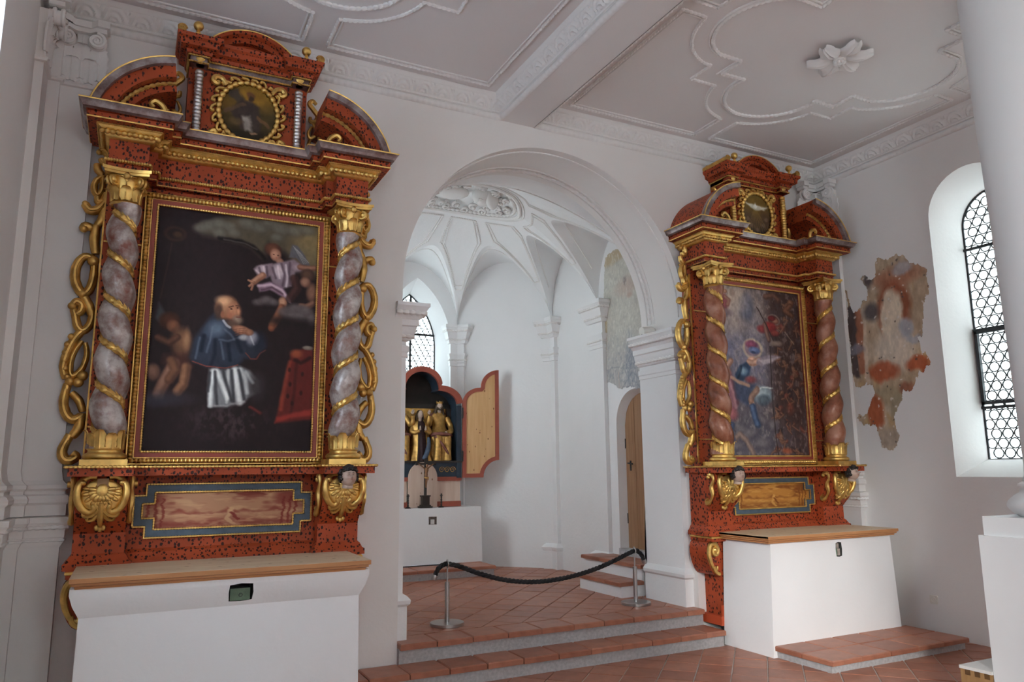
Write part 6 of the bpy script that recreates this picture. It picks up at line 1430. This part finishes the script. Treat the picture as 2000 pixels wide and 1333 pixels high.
m = MB(); m.tube([(.03, 0, -.004), (.03, 0, .01), (.045, 0, .02)], .006, 8); m.tube([(.10, 0, .01), (.115, 0, -.012), (.10, 0, -.02)], .0025, 6); m.build('bracket', 'iron', root)

# ================================================================== FRESCO REMAINS
F1 = [(5.25, 3.86), (5.2, 3.88), (5.13, 3.83), (4.99, 3.86), (4.9, 3.82), (4.86, 3.75), (4.75, 3.7), (4.66, 3.62), (4.68, 3.56), (4.67, 3.47), (4.68, 3.35), (4.74, 3.28), (4.77, 3.13), (4.79, 2.97), (4.86, 2.96), (4.82, 2.86), (4.83, 2.78), (4.76, 2.76), (4.73, 2.67), (4.75, 2.62), (4.82, 2.6), (4.88, 2.55), (4.93, 2.47), (4.94, 2.42), (5.01, 2.38), (5.07, 2.41), (5.09, 2.33), (5.15, 2.24), (5.19, 2.14), (5.19, 2.02), (5.16, 1.94), (5.19, 1.84), (5.27, 1.8), (5.37, 1.82), (5.38, 1.92), (5.42, 2.01), (5.42, 2.07), (5.56, 2.08), (5.63, 2.11), (5.655, 2.16), (5.62, 2.2), (5.52, 2.19), (5.48, 2.28), (5.44, 2.36), (5.4, 2.42), (5.42, 2.48), (5.55, 2.52), (5.64, 2.5), (5.655, 2.6), (5.66, 2.76), (5.66, 3.02), (5.66, 3.22), (5.655, 3.32), (5.65, 3.48), (5.66, 3.60), (5.64, 3.62), (5.63, 3.49), (5.60, 3.38), (5.56, 3.35), (5.49, 3.36), (5.46, 3.42), (5.39, 3.46), (5.37, 3.56), (5.41, 3.61), (5.46, 3.71), (5.39, 3.73), (5.35, 3.65), (5.27, 3.67), (5.26, 3.76)]
F2 = [(7.91, 2.74), (7.89, 3.43), (7.83, 4.26), (7.8, 4.35), (7.62, 4.39), (7.42, 4.37), (7.2, 4.2), (6.95, 4.1), (6.76, 4.0), (6.76, 2.2), (7.0, 2.36), (7.16, 2.56), (7.38, 2.615), (7.58, 2.60), (7.74, 2.68)]
def mask_poly(P, pts, jit, seed):
    ins = np.zeros_like(P.X, bool); nx = (P.fbm(30, seed) - .5)*jit*.7; ny = (P.fbm(24, seed + 7) - .5)*jit; X = P.X0 + nx; Y = P.Y0 + ny
    n = len(pts)
    for i in range(n):
        (xa, ya), (xb, yb) = pts[i], pts[(i+1) % n]; ins ^= ((ya > Y) != (yb > Y)) & (X < (xb-xa)*(Y-ya)/((yb-ya) + 1e-12) + xa)
    return ins
def fresco1():
    P = Paint(180, 340, (158, 138, 116), 2.06, 0.06); m = P.fbm(10, 31); P.mix((m - .5)*5, (182, 166, 146), .7); m = P.fbm(7, 41); P.mix((m - .55)*6, (168, 138, 96), .6)
    P.ell(.42, .29, .20, .16, (126, 70, 50), .85, .35).ell(.45, .33, .13, .15, (188, 172, 152), 1, .3).ell(.35, .12, .3, .05, (140, 84, 64), .6, .8).ell(.28, .09, .12, .03, (150, 148, 152), .8, .6).ell(.70, .09, .06, .06, (66, 62, 66), .8, .8)
    P.ell(.45, .50, .26, .10, (186, 172, 156), .9, .5).ell(.30, .40, .08, .05, (150, 150, 156), .9, .5).ell(.22, .46, .10, .02, (150, 150, 156), .8, .6)
    P.ell(.62, .60, .18, .05, (156, 76, 50), .8, .5).ell(.2, .575, .14, .035, (160, 80, 52), .85, .5).ell(.12, .62, .06, .03, (150, 76, 50), .8, .5)
    P.poly([(.88, .22), (1, .22), (1, .60), (.9, .62)], (66, 58, 60), .85, .03).poly([(.82, .25), (.90, .25), (.90, .60), (.82, .60)], (146, 88, 66), .8, .03).poly([(.78, .25), (.82, .25), (.83, .66), (.78, .66)], (186, 168, 150), .8, .02).ell(.70, .28, .10, .05, (70, 66, 70), .8, .7).ell(.92, .46, .10, .03, (118, 116, 126), .8, .5)
    P.ell(.55, .72, .2, .05, (140, 128, 104), .7, .8).ell(.75, .80, .10, .09, (152, 78, 52), .85, .4).ell(.48, .80, .10, .06, (134, 124, 104), .8, .7).ell(.60, .94, .18, .06, (150, 136, 122), .9, .7).ell(.36, .69, .10, .03, (122, 70, 54), .7, .6)
    r = np.random.RandomState(2)
    for k in range(150): P.ell(r.rand(), r.rand(), .006 + .008*r.rand(), .003 + .004*r.rand(), (196, 188, 180) if r.rand() > .35 else (84, 74, 70), .75, .5)
    P.fold(26, .12); return P
def fresco2():
    P = Paint(150, 270, (184, 181, 171), 1.87, 0.05); g = np.clip((P.Y - .45)/.3, 0, 1)
    P.mix((P.fbm(34, 3) - .40)*2.5, (168, 165, 158), .6); P.mix((P.fbm(60, 8) - .5)*4, (150, 148, 144), .35); P.mix(g, (160, 160, 162), .65)
    P.poly([(.45, 0), (1, 0), (1, .09), (.62, .07), (.45, .04)], (170, 150, 118), .7, .05).ell(.95, .42, .05, .14, (176, 156, 122), .7, .5)
    P.ell(.52, .24, .20, .05, (176, 150, 138), .45, 1.0).ell(.55, .20, .03, .025, (120, 108, 106), .6, .8).ell(.47, .29, .05, .015, (168, 140, 128), .6, .9)
    P.line([(0, .66), (.5, .685), (1, .70)], .007, (134, 136, 142), .6, 1.0)
    for k in range(13): P.line([(.05 + .075*k, .72), (.05 + .075*k, .80 + .05*(k % 4))], .008, (182, 154, 138) if k % 3 == 0 else (196, 194, 190), .45, 1.2)
    P.poly([(.42, .56), (.50, .50), (.55, .56), (.60, .80), (.80, .98), (.20, .98), (.38, .80)], (140, 145, 154), .55, .09)
    for k in range(7): P.line([(.46 + .02*math.sin(k), .58 + .05*k), (.40 - .03*k, .66 + .05*k)], .006, (116, 122, 134), .5, 1.2).line([(.48, .58 + .05*k), (.56 + .03*k, .66 + .05*k)], .006, (116, 122, 134), .5, 1.2)
    P.mix((P.fbm(44, 17) - .52)*6*g, (124, 130, 140), .5); P.mix((P.fbm(50, 27) - .56)*6, (204, 202, 194), .5)
    return P
def fresco(name, P, pts, x, jit, seed, gain, label, th):
    ys = [p[0] for p in pts]; zs = [p[1] for p in pts]; ya, yb, za, zb = min(ys), max(ys), min(zs), max(zs)
    q = [((y - ya)/(yb - ya), (zb - z)/(zb - za)) for y, z in pts]
    o = canvas(name, P, lambda u, v: (x, ya + (yb - ya)*u, zb - (zb - za)*v), 'fresco_paint', None, gain, mask_poly(P, q, jit, seed), th)
    return tag(o, label, 'fresco')
fresco('fresco_fragment', fresco1(), F1, XR - 0.004, 0.05, 5, 1.35, 'ragged fresco fragment with a faded haloed figure beside the leaded window', 0.006)
fresco('fresco_fragment', fresco2(), F2, 5.32 - 0.004, 0.03, 15, 1.25, 'pale grey fresco remains above the small oak door', 0.006)

# ================================================================== STUCCO ROSETTE AND COAT OF ARMS
rs = empty('ceiling_rosette', (5.21, 4.0, ZC)); tag(rs, 'stucco leaf rosette in the middle of the lobed ceiling frame', 'rosette')
def petal(L=0.23, wd=0.085):
    m = MB(); rows = []; K = 10
    for i in range(K + 1):
        v = i/K; x = 0.035 + L*v; wv = wd*(math.sin(PI*(0.12 + 0.80*v))**0.7)*(1 + 0.10*math.sin(v*16)); zz = -0.035 - 0.035*math.sin(PI*v) - 0.02*v
        rows.append([(x, wv*s_, zz + 0.030*abs(s_)**1.5 + 0.006*math.cos(s_*14)) for s_ in (-1, -.8, -.6, -.4, -.2, 0, .2, .4, .6, .8, 1)])
    m.grid(rows); rows2 = [[(p[0], p[1], p[2] + 0.012) for p in r] for r in rows]; m.grid(rows2)
    return m
pt = None
for k in range(6):
    if pt is None: pt = petal().build('petal', 'stucco', rs, 60); o = pt
    else: o = copy(pt, rs)
    o.rotation_euler = (0, 0, R(60*k + 12))
m = MB(); m.ell((0, 0, -.035), (.055, .055, .05), 16, 10)
for k in range(7): m.ell((.035*math.cos(k*.9), .035*math.sin(k*.9), -.07), .018, 8, 6)
m.build('boss', 'stucco', rs)
m = MB(); m.lathe([(.10, -.001), (.10, -.02), (.06, -.03)], 24); m.build('rosette_base', 'stucco', rs)
def dz(x, y): return dome_at(Vector((AX + x, VC.y + y)))
md = empty('stucco_medallion', (AX, VC.y, 0)); tag(md, 'oval stucco medallion with helmet and shield on the chancel vault', 'medallion')
g = MB(); el = lambda f, n=72: [(OX*f*math.cos(2*PI*i/n), OY*f*math.sin(2*PI*i/n)) for i in range(n + 1)]
g.tube([(x, y, dz(x, y) - .012) for x, y in el(0.97)], .028, 8); beads(g, [(x, y, dz(x, y) - .012) for x, y in el(0.88)], .026, .06, 7, 5); g.tube([(x, y, dz(x, y) - .004) for x, y in el(1.05)], .010, 6); g.build('oval_frame', 'stucco', md)
def rl(m, c, r_, h=.05): m.ell((c[0], c[1], dz(*c) - h*0.3), (r_[0], r_[1], h), 20, 10)
m = MB(); rl(m, (-.20, .02), (.25, .18), .075); m.build('shield', 'stucco', md, 60)
m = MB(); rl(m, (.22, -.06), (.15, .12), .13); rl(m, (.30, -.14), (.09, .07), .16)
for k in range(6): a = (.30 + .02*k, -.02 + .035*k*.5); m.tube([(.12 + .025*k, -.15, dz(.2, -.1) - .12), (.13 + .025*k, -.05, dz(.2, -.05) - .15), (.14 + .025*k, .04, dz(.2, 0) - .10)], .009, 6)
m.build('helmet', 'stucco', md, 60)
m = MB()
rr = random.Random(9)
for k in range(26):
    a = 2*PI*k/26 + .1; f = .62 + .12*(k % 2); x, y = OX*f*math.cos(a), OY*f*math.sin(a)
    if (x + .2)**2/.085 + y*y/.04 < .55: continue
    sp = spiral((x, y), .055, .010, rr.uniform(0, 6), rr.choice((-1.3, 1.3)), 14); m.tube([(p[0], p[1], dz(*p) - .03 - .025*i/14) for i, p in enumerate(sp)], [.022 - .008*i/14 for i in range(15)], 6)
m.build('mantling_scroll', 'stucco', md, 60)
